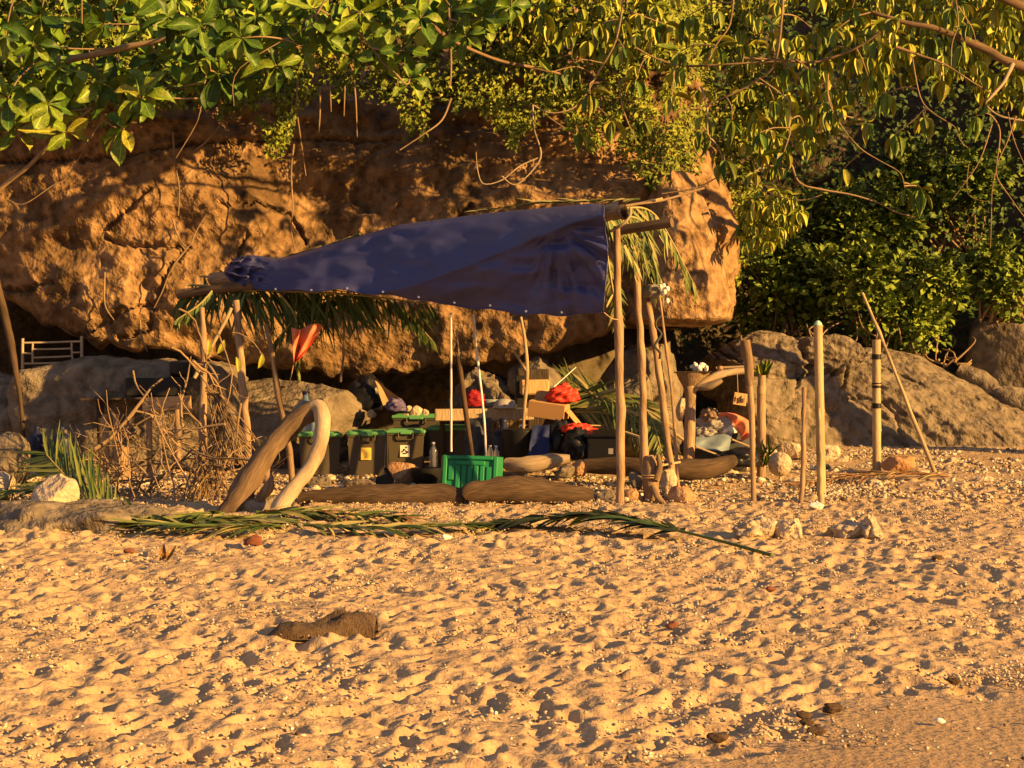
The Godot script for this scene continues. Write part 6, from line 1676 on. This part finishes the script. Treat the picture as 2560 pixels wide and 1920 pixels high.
	for q in [[1945, 1105, 2000, 1138, "pale flat stone stacked left of the tall bamboo"], [2005, 1130, 2100, 1155, "pale slab lying behind the tall bamboo"], [2050, 1108, 2100, 1138, "pale angular stone stacked right of the tall bamboo"], [2075, 1135, 2120, 1165, "orange-brown pointed stone right of the tall bamboo"], [1975, 1110, 2008, 1135, "small bright stone behind the shortest upright stick"]]:
		rock("stone", q[0], q[1], q[2], q[3] + 6, -4.3, 0.2, int(q[0]), M.pale_rock, q[4], "stone", "", 2.8, 6, 0.2, 0.0, 22)
	# driftwood root and coral lumps in the sand
	for q in [[1832, 1296, 1935, 1345, "pale knobbly coral lump in the sand below the split post"], [1925, 1292, 2010, 1345, "rounded sandy coral lump beside the knobbly one"], [2075, 1300, 2165, 1342, "grey rounded half-buried lump in the sand"], [2148, 1290, 2200, 1345, "orange sunlit stump end beside the grey half-buried lump"]]:
		var p := on_beach((q[0] + q[2]) * 0.5, q[3])
		rock("coral_lump", q[0], q[1], q[2], q[3] + 16, p.z - 0.1, 0.3, int(q[0]), M.pale_rock, q[4], "coral", "", 2.4, 8, 0.45, 0.2, 40)

func _draped(ctr: Array, half: float, z: float) -> PackedVector3Array:
	var p := []
	for c in ctr: p.append(spot(c[0], c[1], z))
	p = smooth_path(p, 4)
	var o := PackedVector3Array()
	for j in p.size():
		for i in 8:
			var u := i / 7.0 - 0.5
			o.append(p[j] + Vector3(u * half * unit(z) * 1.4, -absf(u) * 0.06 + u * 0.05, (0.5 - absf(u)) * 0.16 + 0.02 * sin(j * 1.3 + u * 6.0)))
	return o

# ---------------------------------------------------------------- loose pebbles, shells and litter
func build_litter() -> void:
	var base := rock_geo(Vector3.ZERO, Vector3.ONE, 7, 2.2, 6, 0.3, 9, 7).mesh()
	var xs := []
	var cs := []
	var tries := 0
	while xs.size() < 22000 and tries < 160000:
		tries += 1
		var z := rr(-6.3, 10.2)
		var half := (EYE_Z - z) * 0.28
		var x := rr(-half, half)
		var px := 1280.0 + x / unit(z)
		var py := 960.0 + (EYE_Y - beach_y(z)) / unit(z)
		var dens := 0.12
		if z < -0.3: dens = 0.4 if px > 1600 else 0.4
		elif z < 2.0: dens = 0.3
		var wr := packed_sand(x, z)
		if wr > 0.02 and wr < 0.95: dens = 0.4
		elif wr >= 0.95: dens = 0.03
		dens *= clampf(0.55 + 1.4 * n_b.get_noise_2d(x * 0.8 + 50, z * 0.8), 0.1, 1.4)
		if rng.randf() > dens: continue
		var s := rr(0.004, 0.011)
		if z < 0.0: s = rr(0.006, 0.02) if rng.randf() < 0.9 else rr(0.02, 0.04)
		var y := beach_y(z) + (0.012 if z > -1.5 else 0.0)
		var b := Basis.from_euler(Vector3(rr(-0.4, 0.4), rr(0, TAU), rr(-0.4, 0.4))) * Basis.from_scale(Vector3(s * rr(0.8, 1.7), s * rr(0.45, 0.9), s))
		xs.append(Transform3D(b, Vector3(x, y, z)))
		var k := rr(0.6, 1.15)
		var c := Color(0.5, 0.42, 0.31)
		if rng.randf() < 0.25: c = Color(0.3, 0.22, 0.15)
		if rng.randf() < 0.06: c = Color(0.08, 0.055, 0.04)
		if rng.randf() < 0.1: c = Color(0.62, 0.56, 0.46)
		cs.append(Color(c.r * k, c.g * k, c.b * k))
	mass("coral_rubble", base, M.pebble, xs, cs, "small bits of coral and pebbles strewn over the beach", "pebbles")
	# single stones
	for i in 46:
		var px := rr(640, 2540)
		var py := rr(1150, 1262) if px < 1700 else rr(1140, 1215)
		var p := on_beach(px, py)
		var s := rr(0.03, 0.065)
		single("beach_stone", p, rock_geo(p + Vector3(0, s * 0.25, 0), Vector3(s * rr(1.0, 1.6), s * 0.7, s), 200 + i, 2.5, 6, 0.2, 16, 11), [M.pale_rock, M.rock, M.pale_rock][i % 3], "small loose stone among the pebbles around the camp", "stone", "loose stones around the camp")
	for q in [[632, 1362, 0.055, M.red_rock, "dark red-brown stone on the sand before the palm leaves"], [322, 1385, 0.03, M.red_rock, "small reddish chip in the sand before the low flat rock"], [2085, 1782, 0.035, M.log, "largest of the black charred bits at the edge of the smooth sand"], [2040, 1838, 0.03, M.log, "black charred bit alone on the smooth sand"], [1800, 1856, 0.032, M.log, "black charred bit at the bottom edge of the rough sand"], [2010, 1798, 0.025, M.log, "black charred bit left of the largest one"], [2018, 1815, 0.022, M.log, "small black charred bit between two others"], [2385, 1712, 0.025, M.log, "dark bit where the smooth sand meets the right edge"], [1680, 1572, 0.03, M.red_rock, "reddish fragment in the middle of the trampled sand"], [2345, 1402, 0.03, M.log, "dark fragment in the trampled sand on the right"], [1925, 1480, 0.024, M.red_rock, "small brown fragment in the sand below the pale lumps"], [2040, 1272, 0.05, M.white, "white coral bit standing in the sand below the pale stick"], [1115, 1350, 0.03, M.white, "white chip of plastic beside the palm leaf's tip"], [852, 1320, 0.04, M.white, "white coral bit lying on the cut palm leaves"], [545, 1312, 0.04, M.pale_rock, "rounded pink stone lying on the palm leaves left of the arch"], [2350, 1812, 0.018, M.white, "tiny white shell on the smooth sand"]]:
		var p := on_beach(q[0], q[1])
		single("sand_fragment", p, rock_geo(p + Vector3(0, q[2] * 0.35 + 0.012, 0), Vector3(q[2] * 1.4, q[2] * 0.7, q[2]), int(q[0]) + 5, 2.4, 6, 0.35, 18, 12), q[3], q[4], "fragment")
	# curled dead leaf
	var dl := on_beach(412, 1412)
	var t := thing("dead_leaf", dl, "curled brown dead leaf on the open sand", "leaf")
	for k in 3:
		leaf_piece(t, "lobe", slim[3], M.leaf_6, aim(dl + Vector3(0.03 * k - 0.04, 0.03, 0), Vector3(rr(-0.8, 0.9), 0.5, rr(-0.2, 0.4)), Vector3(0, 0.5, 1), 0.12, 0.06))

func _ready() -> void:
	rng.seed = 2024
	var cam := Camera3D.new()
	cam.name = "camera"
	cam.position = Vector3(0, EYE_Y, EYE_Z)
	cam.fov = rad_to_deg(2.0 * atan(960.0 / LENS))
	cam.far = 300.0
	add_child(cam)
	cam.current = true
	var sky := ProceduralSkyMaterial.new()
	sky.sky_top_color = Color(0.33, 0.36, 0.42)
	sky.sky_horizon_color = Color(0.62, 0.53, 0.46)
	sky.sky_curve = 0.18
	sky.ground_bottom_color = Color(0.28, 0.25, 0.22)
	sky.ground_horizon_color = Color(0.45, 0.38, 0.32)
	sky.sun_angle_max = 20.0
	var env := Environment.new()
	env.background_mode = Environment.BG_SKY
	env.sky = Sky.new()
	env.sky.sky_material = sky
	env.background_energy_multiplier = 0.95
	env.tonemap_mode = Environment.TONE_MAPPER_LINEAR
	env.tonemap_exposure = 2.8
	env.sdfgi_enabled = true
	env.ssao_enabled = true
	env.ssil_enabled = true
	var we := WorldEnvironment.new()
	we.name = "daylight"
	we.environment = env
	add_child(we)
	var sun := DirectionalLight3D.new()
	sun.name = "sun"
	var az := deg_to_rad(62.0)
	var el := deg_to_rad(17.0)
	var towards := Vector3(sin(az) * cos(el), sin(el), cos(az) * cos(el))
	sun.basis = Basis.looking_at(-towards)
	sun.light_color = Color(1.0, 0.55, 0.15).linear_to_srgb()
	sun.light_energy = 1.6
	sun.light_angular_distance = 0.6
	sun.shadow_enabled = true
	add_child(sun)
	set_noise()
	make_materials()
	build_beach()
	build_cliff()
	build_boulders()
	make_leaves()
	build_left_tree()
	build_right_tree()
	build_creepers()
	build_bushes()
	build_tarp()
	build_shelter()
	build_driftwood()
	build_brushwood()
	build_left_camp()
	build_bins()
	build_middle_camp()
	build_right_camp()
	build_litter()
